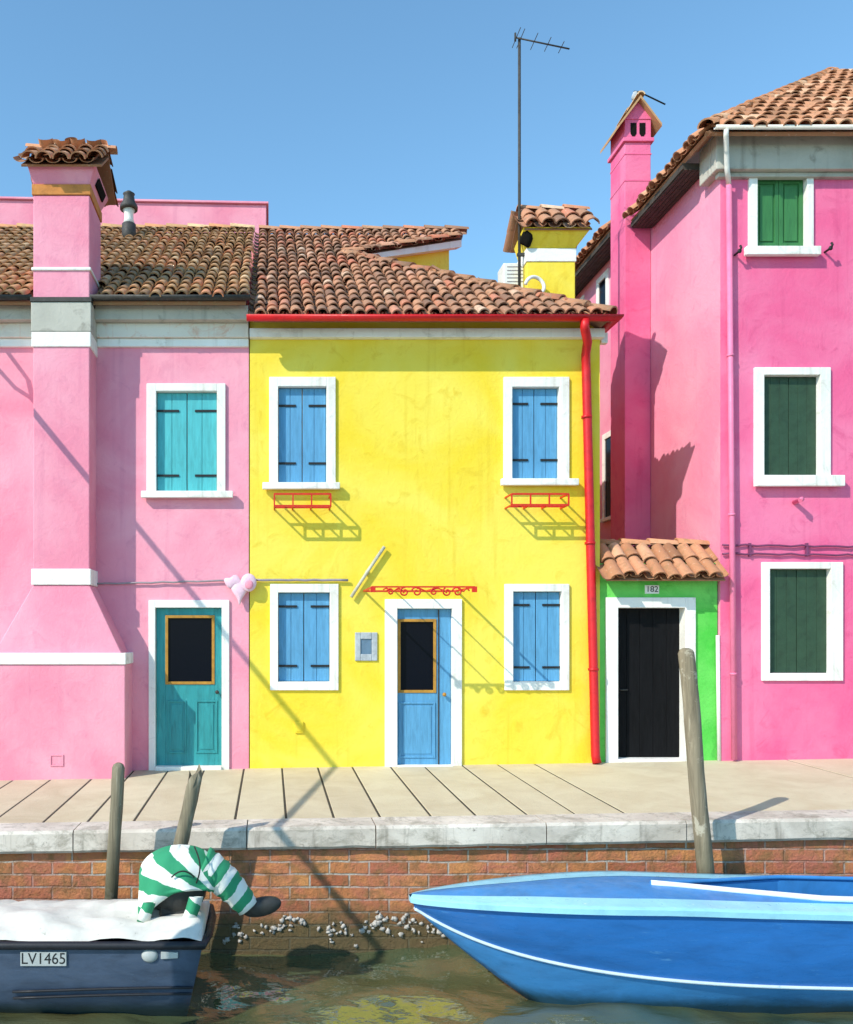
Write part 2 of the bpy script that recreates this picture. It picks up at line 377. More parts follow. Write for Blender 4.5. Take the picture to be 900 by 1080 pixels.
def inpoly(a, b, poly):
    c = False; n = len(poly)
    for i in range(n):
        x1, y1 = poly[i]; x2, y2 = poly[(i+1) % n]
        if (y1 > b) != (y2 > b) and a < (x2-x1)*(b-y1)/(y2-y1)+x1: c = not c
    return c
def tile_roof(mb, o, u, v, poly, sp=0.152, row=0.285, r=0.070, seed=1, sheet=True, thick=0.09, skip=()):
    """barrel tiles over a plane: o origin at the eave, u along the eave, v up the slope, poly in (u, v)"""
    rnd = random.Random(seed)
    o = Vector(o); u = Vector(u).normalized(); v = Vector(v).normalized(); n = u.cross(v)
    if n.z < 0: n = -n
    amin = min(p[0] for p in poly); amax = max(p[0] for p in poly); bmin = min(p[1] for p in poly); bmax = max(p[1] for p in poly)
    if sheet:
        mb.t = (0.05,0.05,0.05,1)
        lo = [o+u*a+v*b-n*thick for a, b in poly]; hi = [o+u*a+v*b-n*0.045 for a, b in poly]
        mb.hexa(lo, hi)
    def half(a, b, r0, r1, l0, l1, ln, up, ja):
        seg = 7; ring = []
        for (rr, ll, bb, aa) in ((r0, l0, b, a), (r1, l1, b+ln, a+ja)):
            ring.append([o + u*(aa - math.cos(PI*k/seg)*rr) + v*bb + n*(ll + up*math.sin(PI*k/seg)*rr*(0.85 if up > 0 else 0.6)) for k in range(seg+1)])
        A = [mb.bm.verts.new(p) for p in ring[0]]; B = [mb.bm.verts.new(p) for p in ring[1]]
        for k in range(seg): mb.face([A[k], A[k+1], B[k+1], B[k]], True)
        lip = [o + u*(a - math.cos(PI*k/seg)*(r0-0.016)) + v*(b+0.002) + n*(l0 - 0.003 + up*math.sin(PI*k/seg)*(r0-0.016)*(0.85 if up > 0 else 0.6)) for k in range(seg+1)]
        C = [mb.bm.verts.new(p) for p in lip]; A2 = [mb.bm.verts.new(p) for p in ring[0]]
        for k in range(seg): mb.face([A2[k], C[k], C[k+1], A2[k+1]])
    nc = int((amax-amin)/sp)+1; nr = int((bmax-bmin)/row)+1
    for i in range(nc):
        coff = rnd.uniform(-0.035, 0.035)
        for j in range(nr+1):
            a = amin + (i+0.5)*sp; b = bmin + (j)*row - 0.04 + coff
            if any(s0 < a < s1 and t0 < b+row*0.5 < t1 for s0, s1, t0, t1 in skip): continue
            if inpoly(a, max(bmin+0.01, b+row*0.5), poly):
                g = min(1, max(0, rnd.gauss(0.5, 0.26))); mb.t = (g, g, g, 1)
                half(a+rnd.uniform(-0.013, 0.013), b+rnd.uniform(-0.03, 0.03)-(0.09 if rnd.random() < 0.02 else 0), r*rnd.uniform(1.0, 1.08), r*0.84, 0.022+rnd.uniform(0, 0.012), 0.002, row*1.2, 1, rnd.uniform(-0.02, 0.02))
            a2 = amin + i*sp
            if inpoly(a2, max(bmin+0.01, b+row*0.5), poly):
                g = min(1, max(0, rnd.gauss(0.4, 0.26))); mb.t = (g, g, g, 1)
                half(a2, b+0.03, r*0.95, r*0.95, 0.03, 0.008, row*1.18, -1, 0)
def ridge_tiles(mb, p, q, r=0.1, step=0.33, seed=3):
    rnd = random.Random(seed); p = Vector(p); q = Vector(q); L = (q-p).length; d = (q-p)/L
    side = d.cross(Vector((0,0,1))).normalized(); up = side.cross(d)
    n = max(1, int(L/step))
    for i in range(n):
        g = min(1, max(0, rnd.gauss(0.55, 0.25))); mb.t = (g, g, g, 1)
        a = p + d*(L*i/n); b = a + d*(L/n*1.14); r0 = r*rnd.uniform(1.0, 1.08); r1 = r*0.86
        R = []
        for (c, rr, l) in ((a, r0, 0.02), (b, r1, 0.0)):
            R.append([mb.bm.verts.new(c + side*(math.cos(PI*k/8)*rr) + up*(l + math.sin(PI*k/8)*rr*0.85)) for k in range(9)])
        for k in range(8): mb.face([R[0][k], R[0][k+1], R[1][k+1], R[1][k]], True)
        C = [mb.bm.verts.new(a + side*(math.cos(PI*k/8)*(r0-0.018)) + up*(0.015 + math.sin(PI*k/8)*(r0-0.018)*0.85)) for k in range(9)]
        for k in range(8): mb.face([R[0][k], C[k], C[k+1], R[0][k+1]])

def wall_holes(mb, x0, x1, z0, z1, y, holes, depth=0.2):
    xs = sorted({x0, x1, *[h[0] for h in holes], *[h[1] for h in holes]}); zs = sorted({z0, z1, *[h[2] for h in holes], *[h[3] for h in holes]})
    V = {}
    def g(i, k):
        if (i, k) not in V: V[(i, k)] = mb.bm.verts.new((xs[i], y, zs[k]))
        return V[(i, k)]
    for i in range(len(xs)-1):
        for k in range(len(zs)-1):
            cx = (xs[i]+xs[i+1])/2; cz = (zs[k]+zs[k+1])/2
            if any(h[0] < cx < h[1] and h[2] < cz < h[3] for h in holes): continue
            mb.face([g(i,k), g(i+1,k), g(i+1,k+1), g(i,k+1)])
    for (a, b, c, d) in holes:
        for p, q in (((a,c),(b,c)), ((b,c),(b,d)), ((b,d),(a,d)), ((a,d),(a,c))):
            mb.face([(p[0],y,p[1]), (q[0],y,q[1]), (q[0],y+depth,q[1]), (p[0],y+depth,p[1])])

def frame_bars(mb, a, b, c, d, A, B, C, D, y0, y1, bottom=True):
    """surround: outer a..b x c..d, opening A..B x C..D"""
    mb.box(a, A, y0, y1, c, d); mb.box(B, b, y0, y1, c, d)
    mb.box(A, B, y0, y1, D, d)
    if bottom and C - c > 0.005: mb.box(A, B, y0, y1, c, C)

def window(parent, out, op, sill=None, mat='shutter_blue', style='plank', straps=None, y=0.0):
    a, b = X(out[0]), X(out[1]); c, d = Z(out[3]), Z(out[2]); A, B = X(op[0]), X(op[1]); C, D = Z(op[3]), Z(op[2])
    mb = MB(); frame_bars(mb, a, b, c, d, A, B, C, D, y-0.035, y+0.16)
    w = mb.build('window', 'white_stone', parent, 0.006)
    if sill:
        mb = MB(); mb.box(X(sill[0]), X(sill[1]), y-0.11, y-0.0351, Z(sill[3]), Z(sill[2])); mb.build('sill', 'white_stone', w, 0.008)
    mid = (A+B)/2
    for (l, r_, hs) in ((A+0.004, mid-0.003, 1), (mid+0.003, B-0.004, -1)):
        mb = MB(); yy = y+0.045; sh = random.uniform(0, 0.006)
        if style == 'plank':
            n = 2; wd = (r_-l)/n
            for i in range(n): mb.box(l+i*wd+0.0025, l+(i+1)*wd-0.0025, yy+sh, yy+0.035+sh, C+0.006, D-0.006)
            mb.box(l+0.01, r_-0.01, yy+0.012+sh, yy+0.05, C+0.02, D-0.02)
        elif style == 'panel':
            t = 0.05
            mb.box(l, r_, yy+0.02, yy+0.045, C+0.006, D-0.006)
            mb.box(l, l+t, yy, yy+0.019, C+0.006, D-0.006); mb.box(r_-t, r_, yy, yy+0.019, C+0.006, D-0.006)
            mb.box(l+t, r_-t, yy, yy+0.019, C+0.006, C+0.1); mb.box(l+t, r_-t, yy, yy+0.019, D-0.09, D-0.006)
            mb.box(l+t+0.022, r_-t-0.022, yy+0.006, yy+0.019, C+0.13, D-0.12)
        elif style == 'flat':
            n = 3; wd = (r_-l)/n
            for i in range(n): mb.box(l+i*wd+0.0012, l+(i+1)*wd-0.0012, yy+sh, yy+0.03+sh, C+0.006, D-0.006)
            mb.box(l+0.01, r_-0.01, yy+0.006+sh, yy+0.045, C+0.02, D-0.02)
        else:                                               # slatted blind leaf
            mb.box(l, r_, yy+0.035, yy+0.05, C+0.006, D-0.006)
            mb.box(l, l+0.03, yy, yy+0.034, C+0.006, D-0.006); mb.box(r_-0.03, r_, yy, yy+0.034, C+0.006, D-0.006)
            k = int((D-C)/0.035)
            for i in range(k):
                z = C+0.01+i*(D-C-0.02)/k; mb.hexa([(l+0.03,yy+0.004,z),(r_-0.03,yy+0.004,z),(r_-0.03,yy+0.012,z),(l+0.03,yy+0.012,z)], [(l+0.03,yy+0.026,z+0.034),(r_-0.03,yy+0.026,z+0.034),(r_-0.03,yy+0.034,z+0.034),(l+0.03,yy+0.034,z+0.034)])
        mb.build('shutter', mat, w, 0.003)
        if straps:
            for pz in straps:
                z = Z(pz); mb = MB(); ln = (r_-l)*0.74
                if hs > 0: mb.box(l-0.02, l+ln, yy-0.012, yy-0.001, z-0.014, z+0.014); mb.tube([(l-0.016, yy-0.014, z-0.03), (l-0.016, yy-0.014, z+0.03)], 0.012, 8)
                else: mb.box(r_-ln, r_+0.02, yy-0.012, yy-0.001, z-0.014, z+0.014); mb.tube([(r_+0.016, yy-0.014, z-0.03), (r_+0.016, yy-0.014, z+0.03)], 0.012, 8)
                mb.build('hinge', 'iron', w, 0.002)
    return w
def hole(out): return (X(out[0])+0.01, X(out[1])-0.01, Z(out[3])+0.01, Z(out[2])-0.01)

# ------------------------------------------------------------------ pale pink house (left)
W_P = dict(out=(155,238,405,523), op=(165,229,413,519))
PX1 = X(262.5)
ph = thing('pink_house', (-3.6, 0, zp(-3.6)), 'pale pink house with broad chimney breast, turquoise shutters and teal door', 'house')
dP = (X(157), X(242), -0.35, Z(633)); dPo = (X(164), X(234), Z(808), Z(641))
mb = MB()
wall_holes(mb, -7.6, PX1, -0.4, 5.46, 0, [hole(W_P['out']), (dP[0]+0.01, dP[1]-0.01, -0.4, dP[3]-0.01)], 0.2)
mb.box(-7.6, -7.4, 0.001, 4.2, -0.4, 8.3)
mb.face([(PX1,0,-0.4), (PX1,4.4,-0.4), (PX1,4.4,8.5), (PX1,0,5.7)])
mb.build('wall', 'pale_pink', ph)
window(ph, W_P['out'], W_P['op'], (150,246,519,526), 'shutter_teal', 'plank', (432.5, 501))
# door
mb = MB(); frame_bars(mb, dP[0], dP[1], zp(-1.2)-0.1, dP[3], dPo[0], dPo[1], dPo[2], dPo[3], -0.03, 0.16, False)
dr = mb.build('door_frame', 'white_stone', ph, 0.006)
def door_leaf(parent, A, B, C, D, glass, panels, mat, y=0.06, grille=False):
    mb = MB(); g = [X(glass[0]), X(glass[1]), Z(glass[3]), Z(glass[2])]
    xs = [A, g[0], g[1], B]
    mb.box(A, g[0], y, y+0.05, C, D); mb.box(g[1], B, y, y+0.05, C, D); mb.box(g[0], g[1], y, y+0.05, C, g[2]); mb.box(g[0], g[1], y, y+0.05, g[3], D)
    for (p0, p1, p2, p3) in panels:
        a, b, c, d = X(p0), X(p1), Z(p3), Z(p2); t = 0.022
        mb.box(a, a+t, y-0.014, y-0.0005, c, d); mb.box(b-t, b, y-0.014, y-0.0005, c, d); mb.box(a+t, b-t, y-0.014, y-0.0005, c, c+t); mb.box(a+t, b-t, y-0.014, y-0.0005, d-t, d)
        mb.box(a+0.05, b-0.05, y-0.008, y-0.0005, c+0.05, d-0.05)
    d_ = mb.build('door', mat, parent, 0.005)
    mb = MB(); t = 0.034; frame_bars(mb, g[0]-0.002, g[1]+0.002, g[2]-0.002, g[3]+0.002, g[0]+t, g[1]-t, g[2]+t, g[3]-t, y-0.012, y+0.03); mb.build('glass_frame', 'ochre', d_, 0.004)
    mb = MB(); mb.box(g[0]+t, g[1]-t, y+0.012, y+0.02, g[2]+t, g[3]-t); mb.build('glass_pane', 'glass', d_)
    return d_
d1 = door_leaf(ph, dPo[0]+0.004, dPo[1]-0.004, dPo[2], dPo[3]-0.004, (174,226,649,722), [(176,196,739,795), (206,229,739,795)], 'door_teal')
mb = MB(); mb.tube([(X(229), 0.06, 0.98), (X(229), 0.02, 0.98)], 0.012, 8); mb.ell((X(229), 0.005, 0.98), (0.025,0.025,0.025), 10, 6); mb.build('handle', 'dark_metal', d1)
mb = MB(); mb.box(dPo[0], dPo[1], -0.06, 0.2, zp(-1.2)-0.05, dPo[2]); mb.build('threshold', 'white_stone', ph, 0.008)
# cornice with its three courses, stopped at the chimney
CX0, CX1 = X(35,-0.4), X(94.5,-0.4)
mb = MB()
for (z0, z1, yy, mi) in ((5.335, 5.44, -0.045, 0), (5.44, 5.62, -0.085, 2), (5.62, 5.80, -0.20, 1)):
    mb.mi = mi
    mb.box(-7.6, CX0-0.02, yy, 0.05, z0, z1-0.002); mb.box(CX1+0.02, PX1-0.002, yy, 0.05, z0, z1-0.002)
mb.build('cornice', ['white_stone', 'cornice', 'patched'], ph, 0.008)
# roof
eY, eZ, sl = -0.36, 5.83, 0.65; L = math.hypot(1, sl); vdir = (0, 1/L, sl/L)
top = (4.12-eY)*L
mb = MB(); tile_roof(mb, (-7.7, eY, eZ), (1,0,0), vdir, [(0,0), (7.7+PX1-0.03,0), (7.7+PX1-0.03,top), (0,top)], seed=11, skip=[(7.7+CX0-0.06, 7.7+CX1+0.06, -1, 0.62)])
ridge_tiles(mb, (-7.7, 4.12, eZ+sl*(4.12-eY)), (PX1-0.05, 4.12, eZ+sl*(4.12-eY)), 0.1, 0.36, 5)
mb.build('roof', 'tile_brown', ph)
def gutter(parent, path, r, mat, name='gutter'):
    mb = MB(); P = [Vector(p) for p in path]; seg = 8; R = []
    for i, p in enumerate(P):
        d0 = (P[i]-P[i-1]).normalized() if i else (P[1]-P[0]).normalized(); d1 = (P[i+1]-P[i]).normalized() if i < len(P)-1 else d0
        n0 = Vector((d0.y, -d0.x, 0)); n1 = Vector((d1.y, -d1.x, 0)); nn = (n0+n1).normalized(); nn = nn/max(0.3, nn.dot(n0))
        ring = []
        for rr in (r, r-0.012):
            ks = range(seg+1) if rr == r else range(seg, -1, -1)
            ring += [p + nn*math.cos(PI+PI*k/seg)*rr + Vector((0,0,math.sin(PI+PI*k/seg)*rr)) for k in ks]
        R.append([mb.bm.verts.new(q) for q in ring])
    m = len(R[0])
    for i in range(len(P)-1):
        for k in range(m): mb.face([R[i][k], R[i][(k+1)%m], R[i+1][(k+1)%m], R[i+1][k]], k not in (seg, m-1))
    mb.face(R[0]); mb.face(R[-1][::-1])
    return mb.build(name, mat, parent)
gutter(ph, [(-7.7,-0.39,5.835), (CX0-0.01,-0.39,5.835)], 0.05, 'dark_metal')
gutter(ph, [(CX1+0.01,-0.39,5.835), (PX1+0.03,-0.39,5.835)], 0.05, 'dark_metal')
# chimney breast
Yf = -0.4; Yb = 0.3
mb = MB()
hoodT = Z(617,Yf); baseT = Z(694,-0.55)
mb.box(CX0, CX1, Yf, Yb, hoodT, 7.06)
bx0, bx1 = X(-12,-0.55), X(132,-0.55)
mb.hexa([(bx0+0.02,-0.53,baseT),(bx1-0.02,-0.53,baseT),(bx1-0.02,0.02,baseT),(bx0+0.02,0.02,baseT)], [(CX0,Yf,hoodT-0.001),(CX1,Yf,hoodT-0.001),(CX1,0.02,hoodT-0.001),(CX0,0.02,hoodT-0.001)])
mb.box(bx0, bx1, -0.55, 0.02, -0.4, baseT-0.08)
chim = mb.build('chimney', 'pale_pink', ph, 0.012)
for bb_ in ((bx0-0.015, bx1+0.012, -0.57, 0.02, baseT-0.079, baseT+0.06), (CX0-0.02, CX1+0.02, Yf-0.02, 0.02, hoodT, Z(600,Yf)),
            (CX0-0.018, CX1+0.018, Yf-0.018, 0.02, Z(366,Yf), Z(350,Yf)-0.002), (CX0-0.02, CX1+0.02, Yf-0.02, Yb+0.02, 6.14, 6.18)):
    mb = MB(); mb.box(*bb_); mb.build('white_band', 'white_stone', chim, 0.01)
mb = MB(); mb.box(CX0-0.022, CX1+0.022, Yf-0.022, 0.02, Z(350,Yf), Z(319,Yf)); mb.build('grey_band', 'cornice', chim, 0.008)
mb = MB(); mb.box(CX0-0.03, CX1+0.03, Yf-0.035, 0.1, Z(319,Yf)+0.001, Z(315,Yf)+0.01); mb.build('flashing', 'dark_metal', chim, 0.004)
mb = MB(); mb.box(CX0-0.015, CX1+0.015, Yf-0.015, Yb+0.015, 7.061, 7.19); mb.build('brick_band', 'brick_band', chim, 0.008)
mb = MB(); q = 0.09; hz0, hz1 = 7.191, 7.40
mb.hexa([(CX0,Yf,hz0),(CX1,Yf,hz0),(CX1,Yb,hz0),(CX0,Yb,hz0)], [(CX0-q*0.6,Yf-q,hz1),(CX1+q,Yf-q,hz1),(CX1+q,Yb+q,hz1),(CX0-q*0.6,Yb+q,hz1)])
mb.build('chimney_head', 'pale_pink', chim, 0.01)
mb = MB()
mb.hexa([(CX1+0.035,Yf+0.16,hz0+0.07),(CX1+0.05,Yf+0.16,hz0+0.07),(CX1+0.05,Yb-0.12,hz0+0.07),(CX1+0.035,Yb-0.12,hz0+0.07)], [(CX1+0.08,Yf+0.16,hz1-0.05),(CX1+0.092,Yf+0.16,hz1-0.05),(CX1+0.092,Yb-0.12,hz1-0.05),(CX1+0.08,Yb-0.12,hz1-0.05)])
mb.build('smoke_opening', 'void', chim)
mb = MB(); cy = (Yf+Yb)/2; ln = (Yb-Yf)/2+0.16; s2 = 0.74; LL = math.hypot(1, s2)
x0 = CX0-0.11; wdt = CX1-CX0+0.28
for sgn in (1, -1):
    tile_roof(mb, (x0, cy-sgn*ln, hz1+0.0), (1,0,0), (0, sgn/LL, s2/LL), [(0,0),(wdt,0),(wdt,ln*LL),(0,ln*LL)], 0.2, 0.26, 0.095, 21+sgn, True, 0.07)
ridge_tiles(mb, (x0-0.06, cy, hz1+0.01+s2*ln), (x0+wdt+0.05, cy, hz1+0.01+s2*ln), 0.085, 0.34, 8)
mb.build('tile_cap', 'tile_orange', chim)
mb = MB(); vx0, vx1, vz0, vz1 = X(53,-0.55), X(67,-0.55), Z(808,-0.55), Z(796,-0.55)
frame_bars(mb, vx0, vx1, vz0, vz1, vx0+0.014, vx1-0.014, vz0+0.014, vz1-0.014, -0.562, -0.549); mb.box(vx0+0.014, vx1-0.014, -0.553, -0.549, vz0+0.014, vz1-0.014)
mb.build('vent_plate', 'pale_pink', chim, 0.002)
# roof vent
vY = 3.3; vz = eZ+sl*(vY-eY); vx = X(136, vY)
mb = MB(); mb.lathe(vx, vY, [(0.12,vz-0.1),(0.115,vz+0.24),(0.10,vz+0.25)], 14); rv = mb.build('roof_vent', 'dark_metal', ph)
mb = MB(); mb.lathe(vx, vY, [(0.10,vz+0.25),(0.075,vz+0.32),(0.075,vz+0.42),(0.10,vz+0.48)], 14); mb.build('vent_neck', 'white_metal', rv)
mb = MB(); mb.lathe(vx, vY, [(0.145,vz+0.481),(0.15,vz+0.53),(0.10,vz+0.62),(0.085,vz+0.72),(0.10,vz+0.74),(0.03,vz+0.79)], 14); mb.build('vent_cowl', 'dark_metal', rv)

# ------------------------------------------------------------------ rear pink building behind the roof ridge
mb = MB(); rz0, rz1 = Z(213,4.6), Z(216,4.6); rx = X(281,4.6)
mb.hexa([(-9,4.6,-0.4),(rx,4.6,-0.4),(rx,8.5,-0.4),(-9,8.5,-0.4)], [(-9,4.6,rz0+0.12),(rx,4.6,rz1),(rx,8.5,rz1),(-9,8.5,rz0+0.12)])
rb = mb.build('rear_building', 'pale_pink', None, 0.01); tag(rb, 'plain pale pink building rising behind the ridge of the left tiled roof', 'building')
mb = MB(); mb.hexa([(-9.04,4.55,rz0+0.121),(rx+0.04,4.55,rz1+0.001),(rx+0.04,8.55,rz1+0.001),(-9.04,8.55,rz0+0.121)], [(-9.04,4.55,rz0+0.16),(rx+0.04,4.55,rz1+0.04),(rx+0.04,8.55,rz1+0.04),(-9.04,8.55,rz0+0.16)])
mb.build('parapet_cap', 'pale_pink', rb, 0.008)

# ------------------------------------------------------------------ yellow house
yh = thing('yellow_house', (1.9, 0, zp(1.9)), 'bright yellow house with red gutter, blue shutters and blue glazed door', 'house')
YX0, YX1 = PX1+0.012, X(633)
wins = [((284,354,398,512),(293.5,344.5,408,510),(277,358,510,517),(427,488)), ((531,600,398,509),(540,589.5,408.5,506),(527,608,506,513),(425,484.5)),
        ((285,357,616,728),(293.5,348,625,719),None,(639.5,702.5)), ((532,600,616,728),(541,592,624,719),None,(638,704))]
dY = (X(406), X(487), -0.4, Z(632)); dYo = (X(419), X(477), Z(807), Z(642))
mb = MB(); wall_holes(mb, YX0, YX1, -0.4, 5.76, 0.004, [hole(w[0]) for w in wins] + [(dY[0]+0.01, dY[1]-0.01, -0.4, dY[3]-0.01)], 0.2)
mb.face([(YX1,0.004,-0.4), (YX1,8,-0.4), (YX1,8,5.6), (YX1,0.004,5.6)]); mb.face([(YX0,0.004,-0.4), (YX0,8,-0.4), (YX0,8,8), (YX0,4.4,8.6), (YX0,0.004,5.6)]); mb.face([(YX0,8,-0.4), (YX1,8,-0.4), (YX1,8,5.5), (YX0,8,8)])
mb.build('wall', 'yellow', yh)
for w in wins: window(yh, w[0], w[1], w[2], 'shutter_blue', 'plank', w[3], 0.004)
mb = MB(); frame_bars(mb, dY[0], dY[1], zp(1.9)-0.1, dY[3], dYo[0], dYo[1], dYo[2], dYo[3], -0.03, 0.16, False); mb.build('door_frame', 'white_stone', yh, 0.006)
d2 = door_leaf(yh, dYo[0]+0.004, dYo[1]-0.004, dYo[2], dYo[3]-0.004, (420.5,461,653,731), [(421.5,460,741,800)], 'shutter_blue')
mb = MB(); mb.box(X(463), X(464.2), 0.05, 0.0595, dYo[2], dYo[3]-0.01); mb.build('leaf_strip', 'dark_metal', d2)
mb = MB(); mb.tube([(X(469), 0.06, 0.95), (X(469), 0.02, 0.95)], 0.012, 8); mb.ell((X(469), 0.005, 0.95), (0.026,0.026,0.026), 10, 6); mb.build('handle', 'ochre', d2)
mb = MB(); mb.box(dYo[0], dYo[1], -0.08, 0.2, zp(1.9)-0.08, dYo[2]); mb.build('threshold', 'white_stone', yh, 0.008)
# eave band, roof
mb = MB(); mb.box(YX0, YX1+0.03, -0.09, 0.05, 5.44, 5.552); mb.build('eave_band', 'white_stone', yh, 0.006)
oY, oZ, s1 = -0.33, 5.63, 0.68; L1 = math.hypot(1, s1); v1 = (0, 1/L1, s1/L1)
hx = 4.2; zr = lambda Y: oZ + s1*(Y-oY)
E0 = Vector((hx-3.05, oY+3.05, 0)); E0.z = zr(E0.y); E1 = Vector((3.3, 4.0, zr(4.0))); rY = 4.4
lx = YX0+0.06
mb = MB()
pl = [(0,0), (hx-lx,0), (E0.x-lx,(E0.y-oY)*L1), (E1.x-lx,(E1.y-oY)*L1), (3.42-lx,(rY-oY)*L1), (0,(rY-oY)*L1)]
tile_roof(mb, (lx, oY, oZ), (1,0,0), v1, pl, seed=31)
# hipped side towards the alley
sv = (-1/L1, 0, s1/L1)
tile_roof(mb, (hx, oY, oZ), (0,1,0), sv, [(0,0), (7,0), (7,3.0*L1), (3.0,3.0*L1)], seed=33)
ridge_tiles(mb, (hx, oY, oZ+0.0), E0, 0.098, 0.36, 4)
ridge_tiles(mb, E0, E1, 0.09, 0.34, 6)
ridge_tiles(mb, (lx, rY, zr(rY)), (3.45, rY, zr(rY)), 0.1, 0.36, 7)
mb.build('roof', 'tile_red', yh)
# attic wall under the oblique verge and its white fascia
dd = (E1-E0); n2 = Vector((dd.y, -dd.x, 0)).normalized()      # towards the viewer
A0 = E0 - n2*0.12 + dd*0.02; A1 = E0 + dd*0.93 - n2*0.12
dn = Vector((0,0,0.13))
mb = MB(); lo0 = Vector((A0.x, A0.y, A0.z-0.9)); lo1 = Vector((A1.x, A1.y, A1.z-2.2))
bk = -n2*0.25
mb.hexa([lo0, lo1, lo1+bk, lo0+bk], [A0-dn, A1-dn, A1-dn+bk, A0-dn+bk])
mb.box(A1.x-0.3, A1.x, A1.y+0.2, 7.5, 5.6, A1.z-0.05)
mb.build('attic_wall', 'yellow', yh)
mb = MB(); F0 = E0 + n2*0.0 + dd*0.0; F1 = E0 + dd*1.0
mb.hexa([F0-dn*1.0, F1-dn*1.35, F1-dn*1.35-n2*0.13, F0-dn*1.0-n2*0.13], [F0-dn*0.45, F1-dn*0.45, F1-dn*0.45-n2*0.13, F0-dn*0.45-n2*0.13]); mb.build('fascia', 'white_stone', yh)
gutter(yh, [(YX0-0.03,-0.37,5.60), (hx+0.04,-0.37,5.60), (hx+0.04,6,5.60)], 0.062, 'red_metal')
mb = MB(); px0, px1 = X(618.5,-0.1), X(628.5,-0.08)
mb.tube([(X(617,-0.37),-0.37,5.56), (X(617,-0.36),-0.36,5.46), (px0-0.02,-0.2,5.34), (px0,-0.085,5.22), (px0+0.01,-0.075,5.0), (px1,-0.075,zp(4)+0.1), (px1+0.01,-0.10,zp(4)+0.01)], 0.056, 12)
dp = mb.build('downpipe', 'red_metal', yh)
for f in (0.12, 0.45, 0.78):
    mb = MB(); z = 5.0 - f*4.8; x = px0 + (px1-px0)*f; mb.tube([(x,-0.075,z), (x,-0.075,z+0.03)], 0.066, 12); mb.box(x-0.012, x+0.012, -0.04, 0.01, z, z+0.03)
    mb.build('pipe_clip', 'red_metal', dp)
# small rear corner bracket
mb = MB(); mb.box(X(636), X(643), 0.05, 0.14, Z(360), Z(349)); mb.build('corner_bracket', 'white_stone', yh, 0.004)
# flower box holders
for (p0, p1, pz0, pz1) in ((289.5,349,521,533.5), (540,600,521,532.5)):
    Yq = -0.30; a, b = X(p0,Yq), X(p1,Yq); z0, z1 = Z(pz1,Yq), Z(pz0,Yq); w = 0.022
    mb = MB()
    for z in (z0, z1):
        mb.bar((a,Yq,z), (b,Yq,z), w); mb.bar((a,Yq,z), (a,0.01,z), w*0.8); mb.bar((b,Yq,z), (b,0.01,z), w*0.8)
    for t in (0, 0.33, 0.66, 1): mb.bar((a+(b-a)*t,Yq,z0), (a+(b-a)*t,Yq,z1), w*0.8)
    for t in (0.33, 0.66): mb.bar((a+(b-a)*t,Yq,z0), (a+(b-a)*t,0.01,z0), w*0.8)
    mb.bar((a,Yq*0.5,z0), (b,Yq*0.5,z0), w*0.8)
    mb.build('flower_box_holder', 'red_iron', yh)
# wrought iron canopy frame above the door
Yc = -0.95; a, b = X(393.5,Yc), X(500.5,Yc); zc = Z(619,Yc); w = 0.02
mb = MB()
mb.bar((a,Yc,zc), (b,Yc,zc), 0.018); mb.bar((a,0.01,zc), (b,0.01,zc), w)
for t in (0, 1): mb.bar((a+(b-a)*t,Yc,zc), (a+(b-a)*t,0.01,zc), w)
for t in (0.33,0.66): mb.bar((a+(b-a)*t,Yc,zc), (a+(b-a)*t,0.01,zc), 0.012)
for x in (a, b):
    mb.box(x-0.028, x+0.028, Yc-0.02, Yc+0.01, zc-0.062, zc+0.004)
def scroll(cx, cz, r, turns, start, sgn):
    return [(cx + sgn*math.cos(start+2*PI*turns*t/22)*r*(1-t/26), Yc-0.006, cz + math.sin(start+2*PI*turns*t/22)*r*(1-t/26)) for t in range(23)]
W_ = b-a
for (cx, r, s0, sg) in ((0.17,0.04,0.3,-1), (0.31,0.052,2.0,1), (0.43,0.06,0.3,-1), (0.60,0.042,1.0,1), (0.73,0.052,2.0,1), (0.83,0.058,0.3,-1)):
    mb.tube(scroll(a+W_*cx, zc-0.058, r, 1.4, s0, sg), 0.0095, 6)
for (t0, t1, ph0) in ((0.10,0.29,0.0), (0.43,0.72,1.0), (0.84,0.95,0.4)):
    mb.tube([(a+W_*(t0+(t1-t0)*k/14), Yc-0.004, zc-0.035+0.018*math.sin(ph0+k*0.7)) for k in range(15)], 0.008, 6)
mb.build('canopy_frame', 'red_iron', yh)
# meter box and small vent
a, b, c, d = X(374.5), X(398), Z(697), Z(667)
mb = MB(); frame_bars(mb, a, b, c, d, a+0.07, b-0.07, c+0.085, d-0.085, -0.02, 0.03); mbx = mb.build('meter_box', 'grey_stone', yh, 0.008)
mb = MB(); mb.box(a+0.07, b-0.07, -0.004, 0.02, c+0.085, d-0.085); mb.build('meter_door', 'grey_blue', mbx, 0.003)
mb = MB(); a, b, c, d = X(311), X(320), Z(773), Z(761); mb.box(a, b, -0.02, 0.01, c, d); mb.box(a+0.02, b-0.02, -0.026, -0.0201, c+0.02, d-0.03); mb.build('wall_vent', 'yellow', yh, 0.004)
